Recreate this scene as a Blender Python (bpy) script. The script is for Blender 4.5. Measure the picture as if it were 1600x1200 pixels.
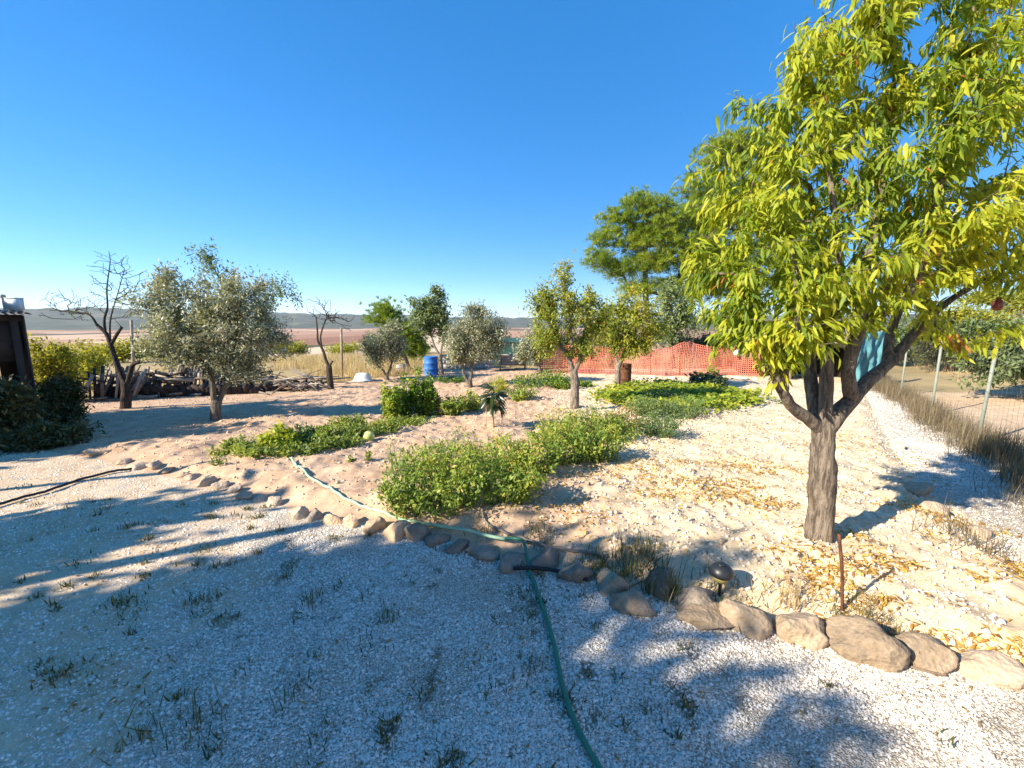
import bpy, math, random
import numpy as np
from mathutils import Vector

for o in list(bpy.data.objects):
    bpy.data.objects.remove(o)
SC = bpy.context.scene
COL = SC.collection
rng = np.random.default_rng(7)
random.seed(7)

# ------------------------------------------------------------------ camera
CAM_H, FPX, PITCH = 1.75, 650.0, math.radians(8.3)
cam_d = bpy.data.cameras.new('camera')
cam = bpy.data.objects.new('camera', cam_d)
COL.objects.link(cam)
cam.location = (0, 0, CAM_H)
cam.rotation_euler = (math.pi / 2 - PITCH, 0, 0)
cam_d.sensor_width = 36
cam_d.lens = 36 * FPX / 1600
cam_d.clip_start = 0.05
cam_d.clip_end = 40000
SC.camera = cam

# ------------------------------------------------------------------ sky and sun
SUN_EL = math.radians(29)
SUN_AZ = math.radians(27)                 # shadows fall to the right and 27 degrees away from the viewer
SDIR = np.array([math.cos(SUN_AZ), math.sin(SUN_AZ)])
world = bpy.data.worlds.new('World')
SC.world = world
world.use_nodes = True
wn = world.node_tree
wn.nodes.clear()
w_out = wn.nodes.new('ShaderNodeOutputWorld')
w_bg = wn.nodes.new('ShaderNodeBackground')
w_sky = wn.nodes.new('ShaderNodeTexSky')
w_sky.sky_type = 'NISHITA'
w_sky.sun_disc = False
w_sky.sun_elevation = SUN_EL
w_sky.sun_rotation = -math.atan2(-SDIR[0], -SDIR[1])
w_sky.altitude = 2000
w_sky.air_density = 0.8
w_sky.dust_density = 0.0
w_sky.ozone_density = 3.5
w_hsv = wn.nodes.new('ShaderNodeHueSaturation')
w_hsv.inputs['Hue'].default_value = 0.507
w_hsv.inputs['Saturation'].default_value = 1.8
w_hsv.inputs['Value'].default_value = 1.42
w_bg.inputs['Strength'].default_value = 0.15
w_gam = wn.nodes.new('ShaderNodeGamma')
w_gam.inputs['Gamma'].default_value = 0.53
wn.links.new(w_sky.outputs[0], w_gam.inputs['Color'])
wn.links.new(w_gam.outputs[0], w_hsv.inputs['Color'])
wn.links.new(w_hsv.outputs[0], w_bg.inputs['Color'])
wn.links.new(w_bg.outputs[0], w_out.inputs['Surface'])

sun_d = bpy.data.lights.new('sun', 'SUN')
sun_d.energy = 4.5
sun_d.angle = math.radians(0.53)
sun_d.color = (1.0, 0.90, 0.75)
sun = bpy.data.objects.new('sun', sun_d)
COL.objects.link(sun)
sun.rotation_euler = Vector((SDIR[0] * math.cos(SUN_EL), SDIR[1] * math.cos(SUN_EL),
                             -math.sin(SUN_EL))).to_track_quat('-Z', 'Y').to_euler()
sun.location = (-20, -10, 20)

SC.view_settings.view_transform = 'Standard'
SC.view_settings.look = 'None'
SC.view_settings.exposure = 1.3
SC.view_settings.gamma = 1.0
SC.view_settings.use_curve_mapping = False
SC.cycles.transparent_max_bounces = 8
SC.cycles.max_bounces = 6

# ------------------------------------------------------------------ numeric helpers
def ray(px, py):
    """direction of a photo pixel, scaled so that one unit is one metre along the lens axis"""
    x, y = (px - 800) / FPX, (py - 600) / FPX
    return np.array([x, math.cos(PITCH) - y * math.sin(PITCH), -math.sin(PITCH) - y * math.cos(PITCH)])

def W(px, py, Y):
    r = ray(px, py)
    t = Y / r[1]
    return np.array([r[0] * t, Y, CAM_H + r[2] * t])

def hash2(ix, iy, seed):
    n = (ix.astype(np.int64) * 374761393 + iy.astype(np.int64) * 668265263 + seed * 1442695041) & 0x7fffffff
    n = ((n ^ (n >> 13)) * 1274126177) & 0x7fffffff
    return ((n ^ (n >> 16)) & 0xffff) / 65535.0

def vnoise(x, y, seed=0):
    x, y = np.asarray(x, float), np.asarray(y, float)
    ix, iy = np.floor(x), np.floor(y)
    fx, fy = x - ix, y - iy
    fx, fy = fx * fx * (3 - 2 * fx), fy * fy * (3 - 2 * fy)
    a, b = hash2(ix, iy, seed), hash2(ix + 1, iy, seed)
    c, d = hash2(ix, iy + 1, seed), hash2(ix + 1, iy + 1, seed)
    return (a + (b - a) * fx) + ((c + (d - c) * fx) - (a + (b - a) * fx)) * fy

def fbm(x, y, seed=0, octv=3):
    s, a, t = 0, 1.0, 0
    for i in range(octv):
        s = s + a * vnoise(x * 2 ** i, y * 2 ** i, seed + i * 17)
        t += a
        a *= 0.5
    return s / t

def sstep(a, b, v):
    t = np.clip((np.asarray(v, float) - a) / (b - a), 0, 1)
    return t * t * (3 - 2 * t)

def unit(v):
    v = np.asarray(v, float)
    return v / (np.linalg.norm(v, axis=-1, keepdims=True) + 1e-9)

# stone border between the gravel yard and the garden bed: photo pixels -> plane z = 0
EDGE_PX = [(130, 706), (200, 722), (240, 730), (330, 758), (430, 780), (480, 800), (540, 812), (620, 828), (690, 842),
           (760, 860), (850, 885), (900, 895), (960, 910), (1080, 945), (1160, 965), (1245, 985), (1345, 1008),
           (1440, 1030), (1540, 1055), (1600, 1072)]
def flat(px, py, z=0.0):
    r = ray(px, py)
    t = (z - CAM_H) / r[2]
    return r * t + np.array([0, 0, CAM_H])
EDGE = np.array([flat(*p)[:2] for p in EDGE_PX])
EX = np.concatenate([[-60, -9, -7.2], EDGE[:, 0], [3.1, 3.6, 8, 60]])
EY = np.concatenate([[7.4, 6.6, 6.0], EDGE[:, 1], [1.2, 0.2, -6, -60]])
def edge_d(x, y):                      # > 0 on the garden side
    return y - np.interp(x, EX, EY)
PY_ = np.array([-60, 1.2, 2.0, 2.7, 4.05, 6.1, 11.5, 20, 60])
PXL = np.array([-40, 2.9, 3.3, 3.62, 4.25, 5.75, 10.0, 16.6, 46])
def path_d(x, y):                      # > 0 right of the bank that bounds the path
    return x - np.interp(y, PY_, PXL)
def fence_d(x, y):                     # > 0 beyond the wire fence
    return (x - (7.5 + (y - 6.5) * 0.716)) * 0.813

BASE_Y = np.array([-80, 3.5, 5, 9, 12, 14, 24, 45, 70, 160, 640, 900, 20000])
BASE_Z = np.array([0, 0, -.05, -.25, -.42, -.5, -.55, -1.7, -3.6, -12, -44, -45, -45])
MOUNDS = []
def gz(x, y):
    x, y = np.asarray(x, float), np.asarray(y, float)
    yy = np.hypot(y, np.maximum(np.abs(x) - 14, 0) * 0.6) * np.sign(y + 1e-6)
    z = np.interp(yy, BASE_Y, BASE_Z)
    near = 1 - sstep(16, 30, np.hypot(x, y))
    e, p, f = edge_d(x, y), path_d(x, y), fence_d(x, y)
    bed = sstep(0.0, 0.45, e) * (1 - sstep(-0.35, 0.1, p)) * sstep(-7.5, -5.5, x)
    z = z + 0.09 * bed * near
    lump = (fbm(x * 2.1, y * 2.1, 3, 3) - .5) * 0.10 + (fbm(x * 7, y * 7, 9, 3) - .5) * 0.075
    grit = (fbm(x * 21, y * 21, 5, 2) - .5) * 0.04
    z = z + (lump + grit) * (0.22 + 0.78 * bed) * near
    z = z + (fbm(x * 0.5, y * 0.5, 31, 2) - .5) * 0.10 * near * sstep(3, 7, np.hypot(x, y))
    z = z + 0.16 * sstep(0.2, 3, f) * near + 2.0 * 1.6 * sstep(2.5, 8.5, f) * (1 - sstep(60, 140, yy)) * sstep(0, 6, y)
    for mx, my, mr, mh in MOUNDS:
        z = z + mh * np.exp(-((x - mx) ** 2 + (y - my) ** 2) / (mr * mr))
    far = sstep(40, 120, np.hypot(x, y))
    z = z + far * (fbm(x * .02, y * .02, 77, 3) - .5) * 1.6 * (1 - sstep(400, 650, yy))
    return z

def G(px, py, dz=0.0):
    """ground point under a photo pixel"""
    r = ray(px, py)
    t = (0 - CAM_H) / min(r[2], -0.02)
    for _ in range(60):
        p = r * t + np.array([0, 0, CAM_H])
        zz = float(gz(p[0], p[1]))
        tn = (zz - CAM_H) / min(r[2], -0.02)
        if abs(tn - t) < 1e-4:
            break
        t = 0.6 * t + 0.4 * tn
    p = r * t + np.array([0, 0, CAM_H])
    return np.array([p[0], p[1], float(gz(p[0], p[1])) + dz])
for px, py, mr, mh in [(1280, 836, .35, .03), (770, 668, .42, .10), (900, 638, .5, .06)]:
    q = G(px, py)
    MOUNDS.append((q[0], q[1], mr, mh))

# ------------------------------------------------------------------ materials
MATS = {}
class NT:
    def __init__(s, name):
        s.m = bpy.data.materials.new(name)
        s.m.use_nodes = True
        s.t = s.m.node_tree
        s.t.nodes.clear()
        s.out = s.n('OutputMaterial')
    def n(s, kind, **kw):
        nd = s.t.nodes.new('ShaderNode' + kind)
        for k, v in kw.items():
            setattr(nd, k, v)
        return nd
    def l(s, a, b):
        s.t.links.new(a, b)
    def val(s, sock, v):
        if isinstance(v, (int, float, tuple, list)):
            sock.default_value = v
        else:
            s.l(v, sock)
    def noise(s, vec, scale, detail=3, rough=.55):
        nd = s.n('TexNoise')
        nd.inputs['Scale'].default_value = scale
        nd.inputs['Detail'].default_value = detail
        nd.inputs['Roughness'].default_value = rough
        if vec is not None:
            s.l(vec, nd.inputs['Vector'])
        return nd.outputs['Fac']
    def voro(s, vec, scale, feature='F1'):
        nd = s.n('TexVoronoi', feature=feature)
        nd.inputs['Scale'].default_value = scale
        if vec is not None:
            s.l(vec, nd.inputs['Vector'])
        return nd
    def ramp(s, fac, stops, interp='LINEAR'):
        nd = s.n('ValToRGB')
        cr = nd.color_ramp
        cr.interpolation = interp
        while len(cr.elements) < len(stops):
            cr.elements.new(0.5)
        for e, (p, c) in zip(cr.elements, stops):
            e.position = p
            e.color = (c[0], c[1], c[2], 1) if isinstance(c, (tuple, list)) else (c, c, c, 1)
        s.l(fac, nd.inputs[0])
        return nd.outputs[0]
    def mix(s, fac, a, b, blend='MIX'):
        nd = s.n('MixRGB', blend_type=blend)
        for sock, v in zip(nd.inputs, (fac, a, b)):
            if isinstance(v, (tuple, list)):
                v = (v[0], v[1], v[2], 1)
            s.val(sock, v)
        return nd.outputs[0]
    def math(s, op, a, b=0.0):
        nd = s.n('Math', operation=op)
        s.val(nd.inputs[0], a)
        s.val(nd.inputs[1], b)
        return nd.outputs[0]
    def attr(s, name):
        return s.n('Attribute', attribute_name=name).outputs['Fac']
    def obj(s):
        return s.n('TexCoord').outputs['Object']
    def mapping(s, vec, scale):
        nd = s.n('Mapping')
        nd.inputs['Scale'].default_value = scale
        s.l(vec, nd.inputs['Vector'])
        return nd.outputs[0]
    def bump(s, h, strength=.5, dist=.02, normal=None):
        nd = s.n('Bump')
        nd.inputs['Strength'].default_value = strength
        nd.inputs['Distance'].default_value = dist
        s.l(h, nd.inputs['Height'])
        if normal is not None:
            s.l(normal, nd.inputs['Normal'])
        return nd.outputs[0]
    def finish(s, color, rough=.8, normal=None, metallic=0.0, spec=.3):
        b = s.n('BsdfPrincipled')
        if isinstance(color, (tuple, list)):
            color = (color[0], color[1], color[2], 1)
        s.val(b.inputs['Base Color'], color)
        s.val(b.inputs['Roughness'], rough)
        b.inputs['Metallic'].default_value = metallic
        b.inputs['Specular IOR Level'].default_value = spec
        if normal is not None:
            s.l(normal, b.inputs['Normal'])
        s.l(b.outputs[0], s.out.inputs['Surface'])
        return s.m

def plain(name, c, rough=.7, var=.25, scale=6, metallic=0.0, bump=.2, bd=.01, spec=.3):
    t = NT(name)
    v = t.noise(t.obj(), scale, 5)
    col = t.mix(t.ramp(v, [(.25, 0.0), (.75, 1.0)]), tuple(k * (1 - var) for k in c), tuple(min(1, k * (1 + var)) for k in c))
    nb = t.bump(t.noise(t.obj(), scale * 6, 4), bump, bd)
    return t.finish(col, rough, nb, metallic, spec)

def leaf_mat(name, stops, trans=.4, rough=.5, spec=.35):
    t = NT(name)
    col = t.ramp(t.attr('tint'), stops)
    b = t.n('BsdfPrincipled')
    t.l(col, b.inputs['Base Color'])
    b.inputs['Roughness'].default_value = rough
    b.inputs['Specular IOR Level'].default_value = spec
    tr = t.n('BsdfTranslucent')
    t.l(t.mix(1.0, col, (1.35, 1.25, .6), 'MULTIPLY'), tr.inputs['Color'])
    mx = t.n('MixShader')
    mx.inputs[0].default_value = trans
    t.l(b.outputs[0], mx.inputs[1])
    t.l(tr.outputs[0], mx.inputs[2])
    t.l(mx.outputs[0], t.out.inputs['Surface'])
    return t.m

def bark_mat(name, dark, light, lichen=None, scale=14.0):
    t = NT(name)
    o = t.obj()
    st = t.mapping(o, (1, 1, .16))
    n1 = t.noise(st, scale * 2.6, 7, .72)
    n2 = t.noise(st, scale * 6.5, 4, .7)
    cr = t.ramp(n1, [(.36, 0.0), (.5, .6), (.66, 1.0)])
    h = t.math('ADD', t.math('MULTIPLY', cr, .75), t.math('MULTIPLY', n2, .45))
    col = t.mix(t.ramp(h, [(.2, 0.0), (.95, 1.0)]), dark, light)
    if lichen:
        col = t.mix(t.ramp(t.noise(o, 5, 5, .7), [(.6, 0.0), (.7, .8)]), col, lichen)
    return t.finish(col, .9, t.bump(h, 1.0, .03), spec=.15)

def stone_mat(name, a, b, c):
    t = NT(name)
    o = t.n('TexCoord').outputs['Object']
    rnd = t.n('ObjectInfo').outputs['Random']
    n1 = t.noise(o, 6.5, 7, .7)
    col = t.mix(t.ramp(n1, [(.38, 0.0), (.6, 1.0)]), a, b)
    col = t.mix(t.ramp(t.noise(o, 17, 5, .7), [(.52, 0.0), (.68, .7)]), col, c)
    pits = t.voro(o, 42).outputs['Distance']
    col = t.mix(t.ramp(pits, [(.0, .45), (.22, 0.0)]), col, (.10, .085, .065))
    hs = t.n('HueSaturation')
    t.l(t.math('ADD', t.math('MULTIPLY', rnd, .35), .82), hs.inputs['Value'])
    t.l(col, hs.inputs['Color'])
    h = t.math('ADD', t.noise(o, 22, 6, .7), t.math('MULTIPLY', pits, .5))
    return t.finish(hs.outputs[0], .93, t.bump(h, .8, .014), spec=.15)

def ground_mat():
    t = NT('ground')
    geo = t.n('NewGeometry').outputs['Position']
    big = t.noise(geo, .55, 4)
    mid = t.noise(geo, 3.1, 5, .6)
    fine = t.noise(geo, 34, 4, .7)
    # soil: reddish on the left, pale and stony on the right
    soil = t.mix(t.ramp(mid, [(.3, 0.0), (.7, 1.0)]), (.48, .305, .185), (.68, .475, .315))
    pale = t.mix(t.ramp(mid, [(.3, 0.0), (.7, 1.0)]), (.60, .45, .28), (.80, .655, .44))
    pn = t.math('ADD', t.attr('pale'), t.math('MULTIPLY', t.math('SUBTRACT', big, .5), .5))
    col = t.mix(t.ramp(pn, [(.25, 0.0), (.75, 1.0)]), soil, pale)
    cl = t.voro(geo, 26)
    hs = t.ramp(cl.outputs['Color'], [(0, .86), (1, 1.10)])
    col = t.mix(.8, col, hs, 'MULTIPLY')
    col = t.mix(t.ramp(fine, [(.25, .5), (.5, 0.0)]), col, (.26, .18, .12))
    # white crushed gravel
    gv = t.voro(geo, 125)
    gcol = t.ramp(gv.outputs['Color'], [(0, (.42, .34, .25)), (.4, (.70, .61, .48)), (1, (.88, .79, .65))])
    gcol = t.mix(t.ramp(gv.outputs['Distance'], [(.35, 0.0), (.75, .75)]), gcol, (.22, .175, .125))
    gcol = t.mix(t.ramp(t.noise(geo, 1.7, 5, .65), [(.52, 0.0), (.72, .4)]), gcol, (.42, .33, .24))
    mo = t.math('MULTIPLY', t.attr('moss'), t.ramp(t.noise(geo, 60, 3, .7), [(.35, .25), (.6, .95)]))
    gcol = t.mix(mo, gcol, (.105, .095, .05))
    gm = t.math('ADD', t.attr('gravel'), t.math('MULTIPLY', t.math('SUBTRACT', mid, .5), .9))
    gm = t.ramp(gm, [(.38, 0.0), (.62, 1.0)])
    col = t.mix(gm, col, gcol)
    # dry grass field
    fm = t.ramp(t.math('ADD', t.attr('field'), t.math('MULTIPLY', t.math('SUBTRACT', mid, .5), .5)), [(.4, 0.0), (.6, 1.0)])
    fcol = t.mix(t.ramp(t.noise(geo, .35, 5, .65), [(.35, 0.0), (.65, 1.0)]), (.30, .235, .12), (.46, .34, .17))
    col = t.mix(fm, col, fcol)
    # farmland on the valley floor
    warp = t.n('VectorMath', operation='ADD')
    t.l(t.mapping(geo, (.0042, .0013, 0.0)), warp.inputs[0])
    nz = t.n('TexNoise')
    nz.inputs['Scale'].default_value = .0016
    t.l(geo, nz.inputs['Vector'])
    t.l(nz.outputs['Color'], warp.inputs[1])
    vc = t.voro(warp.outputs[0], 1.0)
    vc.inputs['Randomness'].default_value = .75
    sx = t.n('SeparateColor')
    t.l(vc.outputs['Color'], sx.inputs[0])
    vcol = t.ramp(sx.outputs[0], [(0, (.30, .15, .085)), (.2, (.46, .27, .16)), (.4, (.60, .40, .25)), (.55, (.10, .09, .05)),
                                  (.66, (.40, .22, .13)), (.8, (.68, .50, .33)), (.92, (.16, .13, .07)), (1, (.33, .20, .14))], 'CONSTANT')
    vcol = t.mix(.5, vcol, t.ramp(t.noise(t.mapping(geo, (.02, .004, 0)), 1.0, 4), [(.3, .8), (.7, 1.15)]), 'MULTIPLY')
    col = t.mix(t.attr('valley'), col, vcol)
    # relief
    hn = t.math('ADD', t.math('MULTIPLY', fine, .5), t.math('MULTIPLY', t.noise(geo, 110, 3, .7), .4))
    hg = t.math('MULTIPLY', t.math('SUBTRACT', 1.0, gv.outputs['Distance']), 1.2)
    hm = t.n('MixRGB')
    t.l(gm, hm.inputs[0]); t.l(hn, hm.inputs[1]); t.l(hg, hm.inputs[2])
    b = t.bump(hm.outputs[0], .8, .012)
    return t.finish(col, .95, b, spec=.1)

def rust_mat():
    t = NT('rust')
    o = t.obj()
    n1 = t.noise(o, 6, 6, .7)
    col = t.ramp(n1, [(.3, (.05, .025, .018)), (.5, (.13, .055, .03)), (.62, (.22, .095, .045)), (.75, (.09, .045, .03))])
    return t.finish(col, .8, t.bump(t.noise(o, 40, 4), .4, .006), .15)

def hill_mat():
    t = NT('hills')
    geo = t.n('NewGeometry').outputs['Position']
    n1 = t.noise(geo, .0045, 6, .65)
    col = t.ramp(n1, [(.35, (.055, .075, .04)), (.55, (.11, .115, .07)), (.7, (.24, .19, .13))])
    return t.finish(col, .95, None, spec=.05)

M = dict(
    ground=ground_mat(), hills=hill_mat(), rust=rust_mat(),
    bark=bark_mat('almond_bark', (.12, .095, .075), (.40, .33, .26), None, 15),
    bark_lichen=bark_mat('lichen_bark', (.12, .092, .07), (.40, .325, .25), (.46, .28, .06), 15),
    bark_dark=bark_mat('dark_bark', (.03, .024, .02), (.12, .095, .075), (.20, .17, .05), 18),
    bark_olive=bark_mat('olive_bark', (.09, .075, .06), (.30, .25, .19), None, 16),
    bark_pine=bark_mat('pine_bark', (.08, .06, .05), (.26, .20, .16), None, 8),
    twig=plain('twig', (.20, .14, .085), .85, .3, 9),
    twig_grey=plain('grey_twig', (.20, .175, .15), .9, .3, 9),
    leaf_almond=leaf_mat('almond_leaf', [(0, (.09, .16, .02)), (.3, (.19, .28, .024)), (.6, (.34, .40, .028)), (.85, (.47, .50, .035)), (.95, (.54, .50, .05)), (1, (.42, .16, .04))], .5),
    leaf_almond_far=leaf_mat('far_almond_leaf', [(0, (.09, .14, .03)), (.4, (.22, .28, .04)), (.75, (.38, .41, .05)), (.95, (.48, .44, .07)), (1, (.42, .28, .06))], .45),
    leaf_olive=leaf_mat('olive_leaf', [(0, (.12, .14, .075)), (.5, (.27, .29, .17)), (.85, (.42, .43, .29)), (1, (.50, .50, .38))], .25, .45, .5),
    leaf_pine=leaf_mat('pine_needle', [(0, (.06, .11, .018)), (.5, (.17, .26, .025)), (.85, (.30, .38, .03)), (1, (.38, .42, .045))], .4),
    leaf_grey=leaf_mat('grey_green_leaf', [(0, (.07, .11, .05)), (.5, (.16, .22, .09)), (1, (.28, .34, .15))], .35),
    leaf_bush=leaf_mat('yellow_bush_leaf', [(0, (.14, .17, .025)), (.5, (.33, .34, .035)), (1, (.50, .47, .06))], .45),
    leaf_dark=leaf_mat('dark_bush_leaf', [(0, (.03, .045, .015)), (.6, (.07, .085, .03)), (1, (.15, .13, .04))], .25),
    leaf_tomato=leaf_mat('tomato_leaf', [(0, (.10, .17, .03)), (.4, (.22, .32, .05)), (.75, (.38, .44, .07)), (.93, (.52, .48, .09)), (1, (.48, .30, .09))], .4),
    leaf_pepper=leaf_mat('pepper_leaf', [(0, (.06, .13, .02)), (.5, (.15, .27, .03)), (.85, (.29, .38, .035)), (1, (.45, .46, .06))], .4),
    leaf_fine=leaf_mat('fine_green_leaf', [(0, (.07, .13, .045)), (.5, (.15, .23, .08)), (1, (.28, .34, .12))], .35),
    leaf_yellow=leaf_mat('yellow_vine_leaf', [(0, (.10, .19, .02)), (.4, (.27, .35, .03)), (.8, (.45, .46, .04)), (1, (.55, .48, .06))], .4),
    leaf_brown=leaf_mat('withered_leaf', [(0, (.16, .14, .04)), (.5, (.30, .20, .07)), (1, (.42, .20, .08))], .3),
    leaf_weed=leaf_mat('weed_leaf', [(0, (.09, .14, .03)), (.5, (.21, .29, .05)), (1, (.38, .42, .08))], .4),
    leaf_mango=leaf_mat('glossy_leaf', [(0, (.025, .05, .015)), (.6, (.055, .085, .025)), (1, (.12, .13, .04))], .2, .3, .5),
    grass_dark=leaf_mat('gravel_weed', [(0, (.045, .06, .022)), (.6, (.12, .13, .045)), (1, (.30, .23, .10))], .3),
    grass_dry=leaf_mat('dry_grass', [(0, (.34, .25, .14)), (.5, (.54, .42, .25)), (1, (.68, .56, .36))], .4),
    grass_grey=leaf_mat('grey_dry_grass', [(0, (.10, .08, .05)), (.5, (.19, .15, .095)), (1, (.34, .27, .17))], .35),
    litter=leaf_mat('fallen_leaf', [(0, (.22, .10, .035)), (.35, (.42, .24, .05)), (.7, (.60, .39, .08)), (1, (.70, .53, .17))], .25, .6),
    pebble=leaf_mat('pebble', [(0, (.26, .20, .14)), (.18, (.62, .54, .44)), (1, (.95, .88, .77))], .0, .85, .2),
    clod=leaf_mat('clod', [(0, (.48, .34, .24)), (.5, (.64, .52, .39)), (1, (.82, .76, .66))], .0, .95, .1),
    stone=stone_mat('border_stone', (.29, .215, .14), (.45, .34, .23), (.22, .18, .14)),
    stone_grey=stone_mat('grey_stone', (.20, .165, .125), (.32, .26, .20), (.14, .12, .095)),
    stone_orange=stone_mat('orange_stone', (.48, .34, .21), (.60, .44, .28), (.55, .30, .15)),
    stone_pale=stone_mat('pale_stone', (.46, .345, .235), (.58, .45, .32), (.36, .265, .18)),
    hose=plain('green_hose', (.02, .17, .10), .45, .18, 5, spec=.5),
    hose_faded=plain('faded_hose', (.33, .50, .33), .6, .15, 5),
    pipe_black=plain('black_pipe', (.016, .017, .02), .5, .3, 5),
    pipe_grey=plain('grey_pipe', (.20, .17, .14), .65, .25, 5),
    melon=None, black=plain('black_plastic', (.018, .02, .024), .4, .25, 6, spec=.5),
    lens=plain('yellowed_plastic', (.60, .47, .16), .4, .15, 8),
    blue=plain('blue_plastic', (.03, .17, .50), .55, .25, 3, spec=.5),
    white=plain('white_plastic', (.70, .71, .66), .5, .12, 4),
    orange=leaf_mat('orange_net', [(0, (.62, .17, .10)), (.5, (.78, .28, .18)), (1, (.84, .46, .36))], .35, .6),
    plaster=plain('white_plaster', (.80, .74, .64), .9, .06, 2), roof_tile=plain('roof_tile', (.36, .16, .09), .85, .25, 6),
    stake=plain('weathered_stake', (.33, .26, .20), .9, .3, 7),
    post=plain('green_post', (.24, .27, .22), .6, .15, 5),
    wire=plain('fence_wire', (.20, .21, .20), .6, .2, 5, .3),
    tarp=plain('teal_tarp', (.10, .28, .31), .7, .2, 4, bump=.4),
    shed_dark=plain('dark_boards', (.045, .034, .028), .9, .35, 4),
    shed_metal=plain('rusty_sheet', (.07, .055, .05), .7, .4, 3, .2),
    concrete=plain('grey_block', (.42, .39, .36), .9, .2, 5),
    wood_grey=plain('grey_wood', (.32, .275, .225), .9, .4, 5),
    wood_brown=plain('brown_wood', (.20, .145, .10), .9, .4, 5),
    lantern=plain('red_glass', (.26, .055, .03), .3, .25, 12, spec=.6),
    netgreen=plain('green_shade_net', (.03, .10, .085), .8, .3, 6),
)
t = NT('melon')
_o = t.obj()
M['melon'] = t.finish(t.mix(t.ramp(t.noise(t.mapping(_o, (9, 9, 1.2)), 2.2, 3), [(.42, 0.0), (.58, 1.0)]), (.36, .44, .10), (.62, .62, .22)), .45,
                      t.bump(t.noise(_o, 30, 3), .2, .004))

# ------------------------------------------------------------------ object helpers
def mk(name, V, faces, mat, parent=None, tint=None, smooth=False, attrs=None, loc=None):
    """V (n,3); faces: list of int arrays (k,3) or (k,4); one mesh object"""
    me = bpy.data.meshes.new(name)
    V = np.asarray(V, np.float32)
    faces = [np.asarray(f, np.int32) for f in faces if len(f)]
    if loc is not None:
        V = V - np.asarray(loc, np.float32)
    me.vertices.add(len(V))
    me.vertices.foreach_set('co', V.ravel())
    li = np.concatenate([f.ravel() for f in faces])
    tot = np.concatenate([np.full(len(f), f.shape[1], np.int32) for f in faces])
    st = np.concatenate([[0], np.cumsum(tot)[:-1]]).astype(np.int32)
    me.loops.add(len(li))
    me.loops.foreach_set('vertex_index', li)
    me.polygons.add(len(tot))
    me.polygons.foreach_set('loop_start', st)
    me.polygons.foreach_set('loop_total', tot)
    if smooth:
        me.polygons.foreach_set('use_smooth', np.ones(len(tot), bool))
    al = dict(attrs or {})
    if tint is not None:
        al['tint'] = tint
    for k, v in al.items():
        a = me.attributes.new(k, 'FLOAT', 'POINT')
        a.data.foreach_set('value', np.asarray(v, np.float32))
    me.update(calc_edges=True)
    me.validate()
    me.materials.append(mat)
    o = bpy.data.objects.new(name, me)
    COL.objects.link(o)
    if loc is not None and parent is None:
        o.location = [float(v) for v in loc]
    if parent is not None:
        o.parent = parent
        if loc is not None:
            o.location = [float(a - b) for a, b in zip(loc, parent.location)]
        else:
            o.location = [-v for v in parent.location]
    return o

def tag(o, label, cat, group=None, kind=None):
    if label: o['label'] = label
    if cat: o['category'] = cat
    if group: o['group'] = group
    if kind: o['kind'] = kind
    return o

def thing(name, label, cat, loc, group=None):
    o = bpy.data.objects.new(name, None)
    COL.objects.link(o)
    o.empty_display_size = .1
    o.location = [float(v) for v in loc]
    return tag(o, label, cat, group)

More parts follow.
